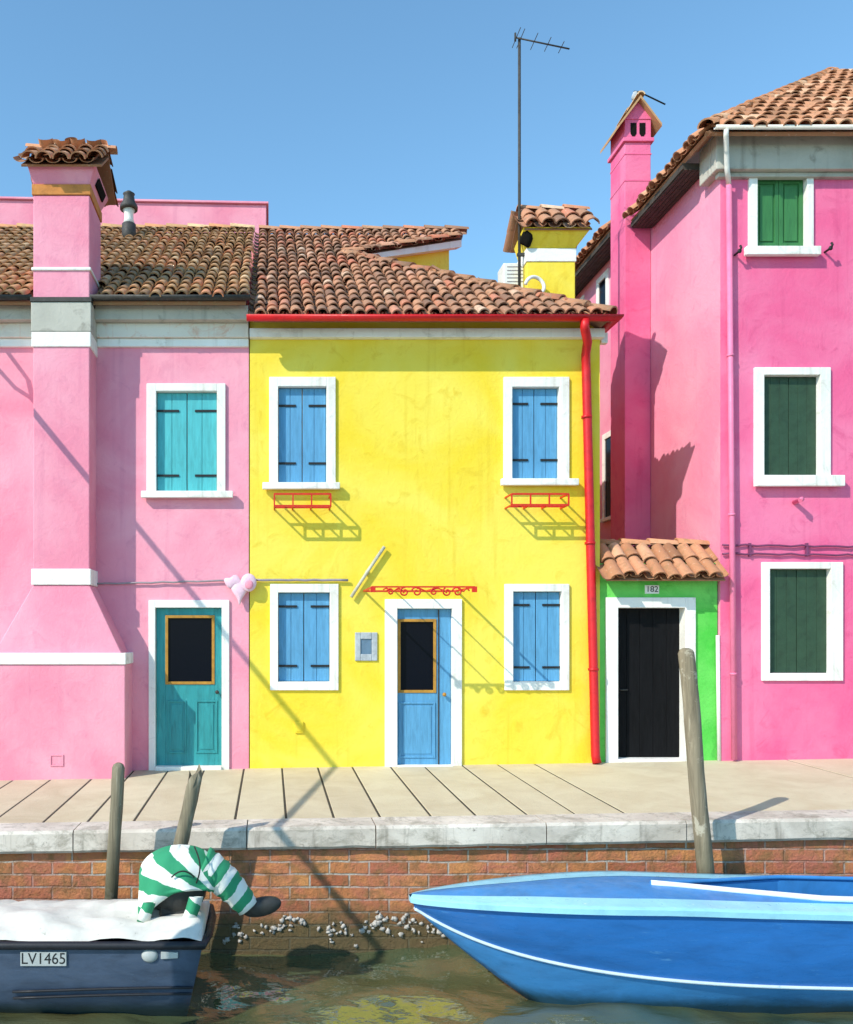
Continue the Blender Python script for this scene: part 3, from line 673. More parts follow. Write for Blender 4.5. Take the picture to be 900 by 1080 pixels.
# chimney
Ya, Yb2 = 0.62, 1.05; s_ = sc(Ya); xa, xb = X(556,Ya), X(607,Ya)
z_b0, z_b1, z_h = Z(276,Ya), Z(262,Ya), Z(239,0.49)
mb = MB(); mb.box(xa, xb, Ya, Yb2, 5.5, z_b0); yc = mb.build('chimney', 'yellow', yh, 0.012)
mb = MB(); mb.box(xa-0.012, xb+0.012, Ya-0.012, Yb2+0.012, z_b0+0.001, z_b1); mb.build('white_band', 'white_stone', yc, 0.008)
mb = MB(); xl, xr = X(549,Ya), X(621,Ya)
mb.hexa([(xa,Ya,z_b1+0.001),(xb,Ya,z_b1+0.001),(xb,Yb2,z_b1+0.001),(xa,Yb2,z_b1+0.001)], [(xl,Ya-0.13,z_h),(xr,Ya-0.13,z_h),(xr,Yb2+0.1,z_h),(xl+0.06,Yb2+0.1,z_h)])
mb.build('chimney_head', 'yellow', yc, 0.012)
mb = MB()                                                    # broken vent hole at the left corner, a near-black lump
cx, cz = X(560,Ya-0.06), Z(250,Ya)
def ragged(p, d):
    k = 1+0.35*mnoise.noise(Vector((p.x*11, p.y*11, p.z*11))); return Vector((cx+(p.x-cx)*k, Ya-0.03+(p.y-Ya+0.03)*k, cz+(p.z-cz)*k))
mb.ell((cx-0.04, Ya-0.02, cz), (0.085,0.09,0.15), 14, 10, ragged); mb.build('smoke_opening', 'void', yc)
mb = MB(); cy2 = (Ya+Yb2)/2; ln = (Yb2-Ya)/2+0.17; s3 = 0.92; LL = math.hypot(1, s3)
for sgn in (1, -1):
    tile_roof(mb, (xl+0.02, cy2-sgn*ln, z_h+0.0), (1,0,0), (0, sgn/LL, s3/LL), [(0,0),(xr-xl-0.02,0),(xr-xl-0.02,ln*LL),(0,ln*LL)], 0.19, 0.26, 0.09, 41+sgn, True, 0.06)
ridge_tiles(mb, (xl+0.02, cy2, z_h+0.01+s3*ln), (xr+0.03, cy2, z_h+0.01+s3*ln), 0.085, 0.3, 8)
mb.build('tile_cap', 'tile_red', yc)
# aerial beside the chimney
ax = X(548,0.7); aY = 0.7; at = Z(40,aY)
mb = MB(); mb.tube([(ax,aY,6.0), (ax,aY,at)], 0.02, 8); an = mb.build('aerial', 'dark_metal', None)
tag(an, 'tall thin television aerial mast beside the yellow tile topped chimney', 'aerial')
mb = MB(); q0 = Vector((X(543,aY),aY-0.03,Z(41,aY))); q1 = Vector((X(600,aY),aY-0.03,Z(53,aY))); mb.tube([q0, q1], 0.011, 6)
for t in (0.02,0.1,0.35,0.6,0.85): p = q0.lerp(q1, t); hl = 0.20-0.1*t; mb.tube([(p.x,p.y-hl,p.z), (p.x,p.y+hl,p.z)], 0.005, 6)
mb.tube([(q0.x,q0.y,q0.z-0.05), (q0.x,q0.y,q0.z+0.06)], 0.014, 6); mb.build('antenna_boom', 'dark_metal', an)
mb = MB(); mb.box(ax-0.03, xa+0.01, aY-0.02, aY+0.02, Z(270,aY), Z(267,aY)); mb.build('mast_bracket', 'dark_metal', an)
# white box and hose on the roof
Yw = 0.80; a, b, c, d = X(531,Yw), X(555,Yw), 6.05, Z(277,Yw)
wb = thing('roof_unit', ((a+b)/2, Yw+0.15, c), 'white slatted box unit standing on the yellow house roof left of its chimney', 'roof unit')
mb = MB(); mb.box(a, b, Yw, Yw+0.3, c, d); mb.build('casing', 'white_metal', wb, 0.015)
mb = MB()
for k in range(5): z = d-0.05-k*0.05; mb.box(a+0.05, b-0.04, Yw-0.006, Yw-0.0005, z-0.008, z)
mb.build('louvre', 'cable', wb)
Yh = 0.5; hc = (X(564,Yh), Yh, Z(302,Yh)); hr = 0.125
mb = MB(); mb.tube([(hc[0]+math.cos(t)*hr, Yh+0.02*math.sin(t*2), hc[2]+math.sin(t)*hr) for t in [PI*0.95-k*PI*1.45/20 for k in range(21)]], 0.024, 10)
ho = mb.build('hose', 'white_metal', None); tag(ho, 'curved white hose loop in front of the yellow chimney', 'hose')

# ------------------------------------------------------------------ green doorway between the houses
gh = thing('green_doorway', (4.95, 0, zp(4.95)), 'low green wall with a black door and a small tiled roof', 'doorway')
GX0, GX1 = YX1+0.012, X(760)-0.012; Yg = 0.05
out = (X(640), X(735), -0.4, Z(630)); op = (X(653), X(724), Z(801), Z(641))
mb = MB(); wall_holes(mb, GX0, GX1, -0.4, 2.62, Yg, [(out[0]+0.01, out[1]-0.01, -0.4, out[3]-0.01)], 0.25)
mb.box(GX0, GX1, Yg+0.26, Yg+0.5, -0.4, 2.8); mb.build('wall', 'green_wall', gh)
mb = MB(); frame_bars(mb, out[0], out[1], zp(5)-0.1, out[3], op[0], op[1], op[2], op[3], Yg-0.035, Yg+0.2, False); mb.build('door_frame', 'white_stone', gh, 0.007)
mb = MB(); n = 5; wd = (op[1]-op[0])/n
for i in range(n): mb.box(op[0]+i*wd+0.002, op[0]+(i+1)*wd-0.002, Yg+0.13, Yg+0.16, op[2]+0.004, op[3]-0.003)
mb.box(op[0], op[1], Yg+0.162, Yg+0.19, op[2], op[3]); bd = mb.build('door', 'black_door', gh, 0.003)
mb = MB(); mb.tube([(op[0]+0.08,Yg+0.125,1.0), (op[0]+0.08,Yg+0.09,1.0), (op[0]+0.17,Yg+0.09,1.0)], 0.009, 8); mb.build('handle', 'dark_metal', bd)
mb = MB(); mb.box(op[0], op[1], Yg-0.04, Yg+0.2, zp(5)-0.05, op[2]); mb.build('threshold', 'white_stone', gh, 0.006)
g0 = (GX0+0.0, -0.22, 2.42); sg = 0.82; Lg = math.hypot(1, sg)
mb = MB(); wg = GX1-GX0-0.02; tile_roof(mb, g0, (1,0,0), (0,1/Lg,sg/Lg), [(0,0),(wg,0),(wg,0.54*Lg),(0,0.54*Lg)], 0.178, 0.35, 0.084, 51, True, 0.06)
ridge_tiles(mb, (GX0, 0.33, 2.42+0.55*sg), (GX1-0.03, 0.33, 2.42+0.55*sg), 0.085, 0.36, 12)
mb.build('roof', 'tile_orange', gh)
mb = MB(); a, b, c, d = X(682), X(697), Z(626), Z(617); mb.box(a, b, Yg-0.012, Yg, c, d); npl = mb.build('number_plate', 'white_stone', gh, 0.002)
textmesh('house_number', '182', 0.105, ((a+b)/2, Yg-0.0125, (c+d)/2), 'iron', npl)
mb = MB(); mb.tube([(X(757.5),Yg-0.045,Z(670)), (X(759.0),Yg-0.045,zp(5.7))], 0.024, 10); mb.build('drain_pipe', 'white_metal', gh)

# ------------------------------------------------------------------ tall hot pink house (right)
TX = X(760)
th = thing('tall_pink_house', (8, 0, zp(8)), 'tall hot pink corner house with green shutters and a slim chimney on its alley side', 'house')
tw = [((789,857,177,270),(798,850,184,263),(783,861,263,272),'shutter_green','panel'), ((795,875,388,507),(805,864,396,503),(793,886,502.5,514),'dark_green','flat'), ((803,888,593,718),(811,875,600,710),None,'dark_green','flat')]
mb = MB(); wall_holes(mb, TX, 13, -0.4, 7.72, 0, [hole(w[0]) for w in tw], 0.2)
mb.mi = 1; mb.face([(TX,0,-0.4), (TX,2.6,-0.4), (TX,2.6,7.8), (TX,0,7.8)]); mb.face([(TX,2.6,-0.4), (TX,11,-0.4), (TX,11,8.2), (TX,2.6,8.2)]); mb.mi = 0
mb.face([(13,0,-0.4), (13,11,-0.4), (13,11,8.2), (13,0,7.8)]); mb.face([(TX,11,-0.4),(13,11,-0.4),(13,11,8.2),(TX,11,8.2)])
mb.build('wall', ['hot_pink', 'sunlit_pink'], th)
for (o_, p_, s_, m_, st_) in tw: window(th, o_, p_, s_, m_, st_, None)
# iron hinge blocks on the panelled shutters
mb = MB(); a, b, c, d = X(747), 13, Z(178,-0.14), 7.975
mb.box(TX-0.12, 13, -0.14, 0.02, c, d); mb.box(TX-0.06, 13, -0.07, 0.02, c-0.06, c-0.001); mb.box(TX-0.12, TX+0.02, 0.021, 0.3, c, d)
mb.build('cornice', 'cornice', th, 0.012)
oT = Vector((5.33, -0.37, 7.90)); sT = 0.80; LT = math.hypot(1, sT)
mb = MB()
tile_roof(mb, oT, (1,0,0), (0,1/LT,sT/LT), [(0,0),(7.9,0),(7.9,4.4*LT),(4.4,4.4*LT)], 0.178, 0.31, 0.081, 61)
tile_roof(mb, oT, (0,1,0), (1/LT,0,sT/LT), [(0,0),(2.3,0),(2.3,2.2*LT)], 0.178, 0.31, 0.081, 62)
ridge_tiles(mb, oT, oT + Vector((4.4,4.4,4.4*sT)), 0.1, 0.36, 13)
tile_roof(mb, (5.33,2.75,8.14), (0,1,0), (1/LT,0,sT/LT), [(0,0),(8,0),(8,1.6*LT),(0,1.6*LT)], 0.178, 0.31, 0.081, 63)
mb.build('roof', 'tile_orange', th)
mb = MB()
mb.box(5.36, TX, 0.302, 1.93, 7.76, 7.83)
mb.box(5.36, TX, 2.76, 10.7, 8.0, 8.07)
for k in range(5): mb.box(5.38+k*0.06, 5.432+k*0.06, 0.302, 1.93, 7.745, 7.759); mb.box(5.38+k*0.06, 5.432+k*0.06, 2.76, 10.7, 7.985, 7.999)
mb.build('soffit', 'soffit', th)
gutter(th, [(5.42,-0.40,7.90), (13,-0.40,7.90)], 0.036, 'white_metal')
mb = MB(); pxx = X(769,-0.07)
mb.tube([(X(766,-0.4),-0.40,7.87), (X(766,-0.37),-0.37,7.8), (X(766.5,-0.22),-0.22,7.70), (X(767,-0.2),-0.20,7.50), (pxx,-0.07,7.36)], 0.03, 12); mb.build('pipe_elbow', 'white_metal', th)
mb = MB(); mb.tube([(pxx,-0.07,7.36), (pxx+0.07,-0.065,zp(5.9)+0.02)], 0.034, 12)
for z in (1.2, 3.2, 5.2): mb.tube([(pxx+0.07*(7.36-z)/7.3,-0.066,z), (pxx+0.07*(7.36-z)/7.3,-0.066,z+0.03)], 0.042, 12)
mb.build('downpipe', 'pink_pipe', th)
for (px, py) in ((775,269), (870,266)):
    x, z = X(px), Z(py); mb = MB(); mb.tube([(x,0.01,z), (x,-0.13,z), (x+0.005,-0.15,z+0.03), (x,-0.135,z+0.06)], 0.014, 8); mb.ell((x,-0.12,z), (0.028,0.02,0.028), 8, 6); mb.build('shutter_hook', 'iron', th)
x, z = X(838), Z(530); mb = MB(); mb.tube([(x,0.02,z), (x,-0.16,z+0.02), (x-0.03,-0.17,z+0.0)], 0.03, 10); mb.build('vent_spout', 'pink_pipe', th)
# side windows in the alley wall
for (ya, yb, za, zb) in ((3.2,3.85,Z(545,3.57),Z(455,3.57)), (3.60,4.12,7.2,7.86), (4.75,5.25,7.2,7.86)):
    mb = MB(); t = 0.1
    mb.box(TX-0.03, TX+0.05, ya, ya+t, za, zb); mb.box(TX-0.03, TX+0.05, yb-t, yb, za, zb); mb.box(TX-0.03, TX+0.05, ya+t, yb-t, zb-t, zb); mb.box(TX-0.05, TX+0.05, ya-0.04, yb+0.04, za-0.06, za)
    w = mb.build('window', 'white_stone', th, 0.006)
    mb = MB(); mb.box(TX-0.008, TX+0.02, ya+t, yb-t, za, zb-t); mb.build('glass_pane', 'glass', w)
# slim chimney against the alley wall
c0, c1, cY0, cY1 = 5.30, TX, 2.0, 2.55; zb = Z(150,cY0)
mb = MB(); mb.box(c0, c1-0.003, cY0, cY1, -0.4, zb); tc = mb.build('chimney', 'hot_pink', th, 0.01)
mb = MB(); mb.box(c0-0.035, c1+0.035, cY0-0.035, cY1+0.035, zb+0.001, zb+0.06); mb.build('chimney_band', 'hot_pink', tc, 0.008)
for py in (163, 191): z = Z(py,cY0); mb = MB(); mb.box(c0-0.006, c1+0.006, cY0-0.006, cY1+0.006, z, z+0.022); mb.build('chimney_band', 'hot_pink', tc, 0.003)
zt = Z(126,cY0)
mb = MB(); mb.box(c0, c1, cY0, cY1, zb+0.061, zt); mid = (c0+c1)/2; hp = 0.26
mb.prism_y([(c0-0.01,zt+0.001), (c1+0.01,zt+0.001), (mid,zt+hp)], cY0-0.01, cY1+0.01)
mb.build('chimney_head', 'hot_pink', tc, 0.006)
mb = MB()
for k in (0.33, 0.67):
    x = c0+(c1-c0)*k; mb.prism_y([(x-0.045,zb+0.13), (x-0.02,zb+0.09), (x+0.02,zb+0.09), (x+0.045,zb+0.13), (x+0.045,zt-0.05), (x-0.045,zt-0.05)], cY0-0.004, cY0+0.02)
mb.build('smoke_opening', 'void', tc)
mb = MB(); ov = 0.12
for sg2 in (-1, 1):
    dx = (c1-c0)/2+ov; dz = hp*dx/((c1-c0)/2)
    p0 = Vector((mid, cY0-0.1, zt+hp+0.005)); p1 = Vector((mid+sg2*dx, cY0-0.1, zt+hp+0.005-dz)); e = Vector((0, cY1-cY0+0.2, 0)); u_ = Vector((0,0,0.045))
    mb.hexa([p0, p1, p1+e, p0+e], [p0+u_, p1+u_, p1+u_+e, p0+u_+e])
ridge_tiles(mb, (mid, cY0-0.12, zt+hp+0.03), (mid, cY1+0.12, zt+hp+0.03), 0.06, 0.3, 2)
mb.build('tile_cap', 'tile_brown', tc)
mb = MB(); zf = zt+hp+0.08; mb.ell((mid,cY0+0.1,zf+0.06), (0.055,0.055,0.06), 12, 8); mb.tube([(mid,cY0+0.1,zf+0.08), (mid,cY0+0.1,Z(93,cY0))], 0.035, 10); fi = mb.build('finial', 'grey_stone', tc)
mb = MB(); tp = Z(93,cY0); mb.tube([(mid-0.02,cY0+0.1,tp+0.015), (mid+0.06,cY0+0.1,tp+0.01), (X(702,2.1),cY0+0.1,Z(110,2.1))], 0.012, 6); mb.build('wire_arm', 'iron', tc)

# ------------------------------------------------------------------ cables and fittings on the facades
mb = MB()
mb.tube([(CX1+0.01,-0.03,Z(616))] + [(X(p),-0.035,Z(616-(p-104)*0.026)+0.006*math.sin(p*0.3)) for p in range(112,246,12)], 0.012, 6)
mb.tube([(X(p),-0.035,Z(612+0.3*math.sin(p))) for p in range(268,376,9)], 0.016, 6)
cb = mb.build('wall_cable', 'cable', None); tag(cb, 'thin pale cable running across the pink wall onto the yellow wall', 'cable')
orn = thing('wall_ornament', (X(255),-0.05,Z(640)), 'pale pink three lobed ornament where the cable meets the yellow house corner', 'ornament')
mb = MB(); mb.ell((X(262.5),-0.10,Z(615)), (0.10,0.04,0.115), 20, 10); rl = mb.build('round_lobe', 'ornament', orn)
mb = MB(); mb.ell((X(263),-0.13,Z(617)), (0.055,0.02,0.06), 14, 8); mb.build('lobe_centre', 'pale_pink', rl)
mb = MB(); mb.ell((X(246.5),-0.07,Z(614)), (0.12,0.03,0.075), 14, 8, lambda p, d: p + Vector((0,0,0.02*math.sin(p.x*40)))); mb.build('side_lobe', 'ornament', orn)
mb = MB()
def cone(p, d): k = max(0.25, min(1, (p.z-Z(637))/0.2)); return Vector((X(253)+(p.x-X(253))*k, p.y, p.z))
mb.ell((X(253),-0.07,Z(625)), (0.12,0.035,0.16), 14, 10, cone); mb.build('lower_lobe', 'ornament', orn)
mb = MB(); mb.tube([(X(370),-0.05,Z(630)), (X(388),-0.05,Z(602)), (X(405),-0.05,Z(577))], 0.021, 10); mb.box(X(387)-0.02, X(387)+0.02, -0.03, 0.01, Z(606), Z(602))
br = mb.build('wall_bar', 'rod', None); tag(br, 'short slanting grey rod fixed to the yellow wall left of the door canopy', 'bar')
mb = MB()
for py in (575, 584): mb.tube([(X(p),-0.03,Z(py+0.8*math.sin(p*0.21+py)+(p-757)*0.012)) for p in range(761, 1100, 12)], 0.013, 6)
for p in (790, 850, 910): mb.box(X(p)-0.012, X(p)+0.012, -0.04, 0.01, Z(587), Z(573))
pc = mb.build('twin_cable', 'purple_cable', None); tag(pc, 'pair of purple grey cables running across the hot pink facade above the lowest window', 'cable')

# ------------------------------------------------------------------ quay, pavement
mb = MB(); rnd = random.Random(5)
def slab(x0, x1, y0, y1, th=0.12, dz=0.0):
    g = rnd.uniform(0.36, 0.62); mb.t = (g, g*0.99, g*0.96, 1)
    lo = [(x, y, zp(x,y)-th) for x, y in ((x0,y0),(x1,y0),(x1,y1),(x0,y1))]; j = [rnd.uniform(-0.002, 0.002)+dz for _ in range(4)]
    hi = [(x, y, zp(x,y)+j[k]) for k, (x, y) in enumerate(((x0,y0),(x1,y0),(x1,y1),(x0,y1)))]
    mb.hexa(lo, hi)
x = -12.0
while x < 15:
    wd = rnd.uniform(0.42, 0.52)
    wide = x > 3.0 or x < -6.0
    if wide: wd = rnd.uniform(2.4, 3.2)
    slab(x+0.011, x+wd-0.011, -2.80, 0.30)
    x += wd
pv = mb.build('pavement', 'paving', None, 0.006); tag(pv, kind='structure')
mb = MB(); mb.hexa([(-12,-2.9,zp(-12,-2.9)-0.5),(15,-2.9,zp(15,-2.9)-0.5),(15,0.3,zp(15,0.3)-0.5),(-12,0.3,zp(-12,0.3)-0.5)], [(-12,-2.9,zp(-12,-2.9)-0.005),(15,-2.9,zp(15,-2.9)-0.005),(15,0.3,zp(15,0.3)-0.005),(-12,0.3,zp(-12,0.3)-0.005)])
gb = mb.build('pavement_bed', 'mortar_bed', None); tag(gb, kind='structure')
qw = thing('quay_wall', (1.5,-3.0,WATER), 'old brick canal wall with white stone coping and green algae at the waterline', 'canal wall')
mb = MB(); n = 60; zs = [-2.2,-1.6,-1.2,-0.9,-0.6,-0.3,None]
V = []
for i in range(n+1):
    x = -12+27*i/n; V.append([mb.bm.verts.new((x, -3.09+0.012*mnoise.noise(Vector((x*1.3, 0, (z or 0)*2))), z if z is not None else zp(x,-3.09)-0.2)) for z in zs])
for i in range(n):
    for k in range(len(zs)-1): mb.face([V[i][k], V[i+1][k], V[i+1][k+1], V[i][k+1]], True)
mb.build('brick_face', 'brick', qw)
mb = MB(); rnd = random.Random(9); x = -12.0
while x < 15:
    wd = rnd.uniform(1.1, 1.7); g = rnd.uniform(0.4, 0.6); mb.t = (g, g, g, 1); e = x+wd-0.006
    jo = rnd.uniform(-0.008, 0.008)
    nn = 6; rows = []
    for k in range(nn+1):
        xx = x+0.004+(e-x-0.004)*k/nn; w_ = 0.006*mnoise.noise(Vector((xx*5, 3.1, 0))); w2 = 0.008*mnoise.noise(Vector((xx*6, 7.7, 0)))
        zt_ = zp(xx,-3.0)+0.006
        rows.append([mb.bm.verts.new(p) for p in ((xx,-2.81,zt_), (xx,-3.15+jo+w_,zt_-0.003), (xx,-3.172+jo+w_,zt_-0.03), (xx,-3.172+jo+w2,zt_-0.18+w2), (xx,-3.15+jo,zt_-0.205+w2), (xx,-2.9,zt_-0.205), (xx,-2.81,zt_-0.205))])
    for k in range(nn):
        m_ = len(rows[0])
        for j in range(m_): mb.face([rows[k][j], rows[k][(j+1)%m_], rows[k+1][(j+1)%m_], rows[k+1][j]])
    mb.face(rows[0]); mb.face(rows[-1][::-1])
    x += wd
mb.build('coping', 'coping', qw)
mb = MB(); rnd = random.Random(12)
for cx in (-0.62,-0.3,-0.05,0.12,0.3,0.55,0.72,0.92,1.02,1.15,1.3,1.5,1.9,2.4,2.9,3.4,4.0,4.6,-1.2,-1.8):
    for k in range(rnd.randint(6, 13)):
        c = Vector((cx+rnd.gauss(0,0.055), -3.098, -0.95+0.05*math.sin(cx*7)+rnd.gauss(0,0.045))); r = rnd.uniform(0.008, 0.021); sd = rnd.uniform(0, 99)
        mb.ell(c, (r*rnd.uniform(0.8,1.7), r*0.9, r*rnd.uniform(0.7,1.3)), 7, 5, lambda p, d: p + d*0.02*mnoise.noise(p*90+Vector((sd,0,0))))
tag(mb.build('shells', 'shell', qw), kind='stuff')

# ------------------------------------------------------------------ water
mb = MB()
def frange(a, b, s): n = max(1, round((b-a)/s)); return [a+(b-a)*i/n for i in range(n+1)]
xs = [-700,-200,-60,-20] + frange(-7, 8, 0.06) + [20,60,200,700]; ys = [-700,-200,-60,-25] + frange(-10, -3.0, 0.05) + [30,200,700]
waves = [(0.034, 1.25, 0.25, 1.5), (0.021, 0.80, -0.4, 3.0), (0.006, 0.44, 0.9, 4.0), (0.003, 0.29, -1.1, 2.2), (0.0016, 0.21, 0.2, 0.7)]
def wz(x, y):
    if not (-7.01 < x < 8.01 and -10.01 < y < -2.99): return 0
    f = min(1, (x+7)/1.5, (8-x)/1.5, (y+10)/1.5); f = max(0, f)
    wx = x + 0.25*mnoise.noise(Vector((x*0.8, y*0.8, 3))); wy = y + 0.25*mnoise.noise(Vector((x*0.8, y*0.8, 9)))
    return f*sum(A*math.sin(2*PI/l*(wx*math.sin(t)+wy*math.cos(t))+p) for A, l, t, p in waves)
V = [[mb.bm.verts.new((x, y, WATER+wz(x, y))) for y in ys] for x in xs]
for i in range(len(xs)-1):
    for k in range(len(ys)-1): mb.face([V[i][k], V[i+1][k], V[i+1][k+1], V[i][k+1]], True)
wt = mb.build('water', 'water', None, origin=(0,0,WATER)); tag(wt, kind='structure')

# ------------------------------------------------------------------ mooring poles
def mpole(px0, py0, px1, py1, r, label, wood, broken=False, Y=-3.47, seed=1):
    rnd = random.Random(seed); a = Vector((X(px0,Y),Y,Z(py0,Y))); b = Vector((X(px1,Y),Y,Z(py1,Y))); d = (b-a)/(a.z-b.z)
    foot = a + d*(a.z+2.3)
    mb = MB(); n = 26; pts = []; rs = []
    for i in range(n+1):
        t = i/n; p = foot.lerp(a, t); pts.append(p + Vector((0.008*mnoise.noise(Vector((t*5, seed, 0))), 0.008*mnoise.noise(Vector((t*5, seed, 4))), 0))); rs.append(r*(1.08-0.1*t)*(1+0.05*mnoise.noise(Vector((t*9, seed, 8)))))
    if broken:
        rings = mb.tube(pts, rs, 12, jitter=0.05)
        for k, v in enumerate(rings[-1]): v.co.z += (0.0, 0.06, 0.10, 0.02, -0.03, 0.03, -0.06, -0.04, 0.0, -0.05, 0.04, -0.02)[k]
    else:
        pts += [a+Vector((0,0,0.03)), a+Vector((0,0,0.045))]; rs += [rs[-1]*0.8, rs[-1]*0.35]
        mb.tube(pts, rs, 14, jitter=0.03)
    o = mb.build('mooring_pole', wood, None, origin=foot); tag(o, label, 'mooring pole', 'wooden mooring poles along the quay'); return o
mpole(125, 810, 117, 950, 0.056, 'upright wooden mooring pole behind the navy boat, left of the striped cover', 'pole_wood', seed=2)
mpole(206, 818, 190, 893, 0.062, 'broken topped leaning wooden pole behind the striped motor cover', 'pole_wood', True, seed=5)
mpole(724, 689, 745, 928, 0.067, 'tall round topped wooden pole behind the blue boat', 'pole_wood_b', seed=8)

# ------------------------------------------------------------------ blue boat
bb = thing('blue_boat', (3.8,-4.1,WATER), 'bright blue pointed boat with light blue gunwale and white rubbing strake', 'boat')
YB = -4.08; bx = 1.13; xe = 6.6
def st(x):
    u = max(0.0, (x-bx)); t = min(1, u/1.9)
    bg = 0.50*math.sin(PI/2*t)**0.72 + 0.015
    zg = -0.385 + 0.055*math.sin(min(1, u/2.4)*PI*0.62) - 0.025*max(0, u-1.8)
    tc = min(1, u/2.6); bc = 0.40*max(0,math.sin(PI/2*max(0,(u-0.06))/2.7 if u < 2.76 else PI/2))**0.85 + 0.012
    zc = -0.47 - 0.44*(1-math.exp(-u/0.75)) - 0.012*u
    zk = max(-1.45, -0.50 - 0.80*u**0.9) if u > 0 else -0.5
    return bg, zg, bc, zc, zk
stx = [bx + (xe-bx)*(i/44)**1.5 for i in range(45)]
def strip(mb, f0, f1, k=5, smooth=True, curve=0.0):
    R = []
    for x in stx:
        a = Vector(f0(x)); b = Vector(f1(x)); R.append([mb.bm.verts.new(a.lerp(b, j/k) + Vector((0, -curve*math.sin(PI*j/k)*(-1 if a.y > YB else 1), 0))) for j in range(k+1)])
    for i in range(len(R)-1):
        for j in range(k): mb.face([R[i][j], R[i+1][j], R[i+1][j+1], R[i][j+1]], smooth)
    return R
rake = lambda x, z: x
mb = MB()
for s in (-1, 1):
    mb.mi = 0; strip(mb, lambda x: (x, YB+s*st(x)[0], st(x)[1]), lambda x: (x+0.02, YB+s*st(x)[2], st(x)[3]), 6, True, 0.02)
    mb.mi = 1; strip(mb, lambda x: (x+0.02, YB+s*st(x)[2], st(x)[3]), lambda x: (x+0.06, YB, min(st(x)[4], st(x)[3]-0.005)), 5, True, 0.02)
e = st(xe); mb.mi = 0; mb.face([(xe,YB-e[0],e[1]), (xe,YB+e[0],e[1]), (xe+0.02,YB+e[2],e[3]), (xe+0.06,YB,e[4]), (xe+0.02,YB-e[2],e[3])])
mb.build('hull', ['hull_blue', 'hull_blue_low'], bb, weld=True)
mb = MB()
for s in (-1, 1):
    P = [(x+0.02, YB+s*(st(x)[2]+0.008), st(x)[3]) for x in stx]; mb.tube(P, 0.013, 8)
mb.build('rubbing_strake', 'strake', bb)
mb = MB()
GW = 0.2
for s in (-1, 1):
    wid = lambda x: min(GW, st(x)[0]*0.5)
    strip(mb, lambda x: (x-0.02, YB+s*(st(x)[0]+0.022), st(x)[1]-0.03), lambda x: (x-0.02, YB+s*(st(x)[0]+0.026), st(x)[1]+0.012), 1, False)
    strip(mb, lambda x: (x-0.02, YB+s*(st(x)[0]+0.026), st(x)[1]+0.012), lambda x: (x, YB+s*(st(x)[0]-wid(x)), st(x)[1]+0.03), 3, True)
mb.face([(bx-0.02,YB-0.04,st(bx)[1]-0.03), (bx-0.02,YB+0.04,st(bx)[1]-0.03), (bx-0.02,YB+0.04,st(bx)[1]+0.012), (bx-0.02,YB-0.04,st(bx)[1]+0.012)])
mb.build('gunwale', 'rim_blue', bb, weld=True)
# foredeck, then a V-shaped cockpit edged in white
xc = 3.15
def cw(x): return 0.0 if x < xc else min(0.30, 0.02 + (x-xc)*0.26)
mb = MB()
for s in (-1, 1):
    strip(mb, lambda x: (x, YB+s*(st(x)[0]-min(GW, st(x)[0]*0.5)), st(x)[1]+0.028), lambda x: (x, YB+s*max(0, min(cw(x), st(x)[0]-GW)), st(x)[1]+0.028+0.025*min(1, (x-bx)/0.6)), 3, True)
mb.build('foredeck', 'deck_blue', bb, weld=True)
def crail(sg): return [(xc-0.12,YB,st(xc)[1]+0.065)] + [(x, YB+sg*min(cw(x), st(x)[0]-0.02), st(x)[1]+0.06) for x in stx if x > xc-0.02]
mb = MB(); mb.tube(crail(-1), 0.024, 8); mb.build('coaming', 'white_gel', bb)
mb = MB(); mb.tube(crail(1), 0.018, 8); mb.build('coaming', 'deck_blue', bb)
mb = MB(); xsC = [x for x in stx if x > xc-0.02]
zf = -0.85
for i in range(len(xsC)-1):
    x0, x1 = xsC[i], xsC[i+1]
    for s in (-1, 1): mb.face([(x0,YB+s*cw(x0),st(x0)[1]+0.04), (x1,YB+s*cw(x1),st(x1)[1]+0.04), (x1,YB+s*cw(x1),zf), (x0,YB+s*cw(x0),zf)])
    mb.face([(x0,YB-cw(x0),zf), (x1,YB-cw(x1),zf), (x1,YB+cw(x1),zf), (x0,YB+cw(x0),zf)])
mb.build('cockpit_liner', 'deck_blue', bb)

# ------------------------------------------------------------------ navy boat with white cover
nb = thing('navy_boat', (-2.5,-4.1,WATER), 'navy boat under a white canvas cover with a number plate on its side', 'boat')
Yn = -4.10; xs_ = [-5.8 + 5.3*i/30 for i in range(31)]
def hb(x): u = max(0, min(1, (x+5.8)/2.2)); return 0.42*math.sin(PI/2*u)**0.6+0.02
dz = -0.60
mb = MB()
def hull(mb, prof):
    R = []
    for x in xs_:
        row = []
        for s in (-1, 1):
            for (f, z) in (prof if s < 0 else prof[::-1]):
                zz = z; xx = x - (0.11*(dz-z)/0.5 if x > -0.6 else 0.11*(dz-z)/0.5*max(0, (x+1.6)/1.0))
                row.append((xx, Yn+s*hb(x)*f, zz + (0.0)))
        R.append([mb.bm.verts.new(p) for p in row])
    for i in range(len(R)-1):
        for j in range(len(R[0])-1): mb.face([R[i][j], R[i+1][j], R[i+1][j+1], R[i][j+1]], True)
    mb.face(R[-1])
hull(mb, [(1.0,dz), (1.0,dz-0.12), (0.985,dz-0.25), (0.93,dz-0.40), (0.72,dz-0.52), (0.4,dz-0.7), (0.0,dz-0.8)])
mb.build('hull', 'navy', nb)
mb = MB()
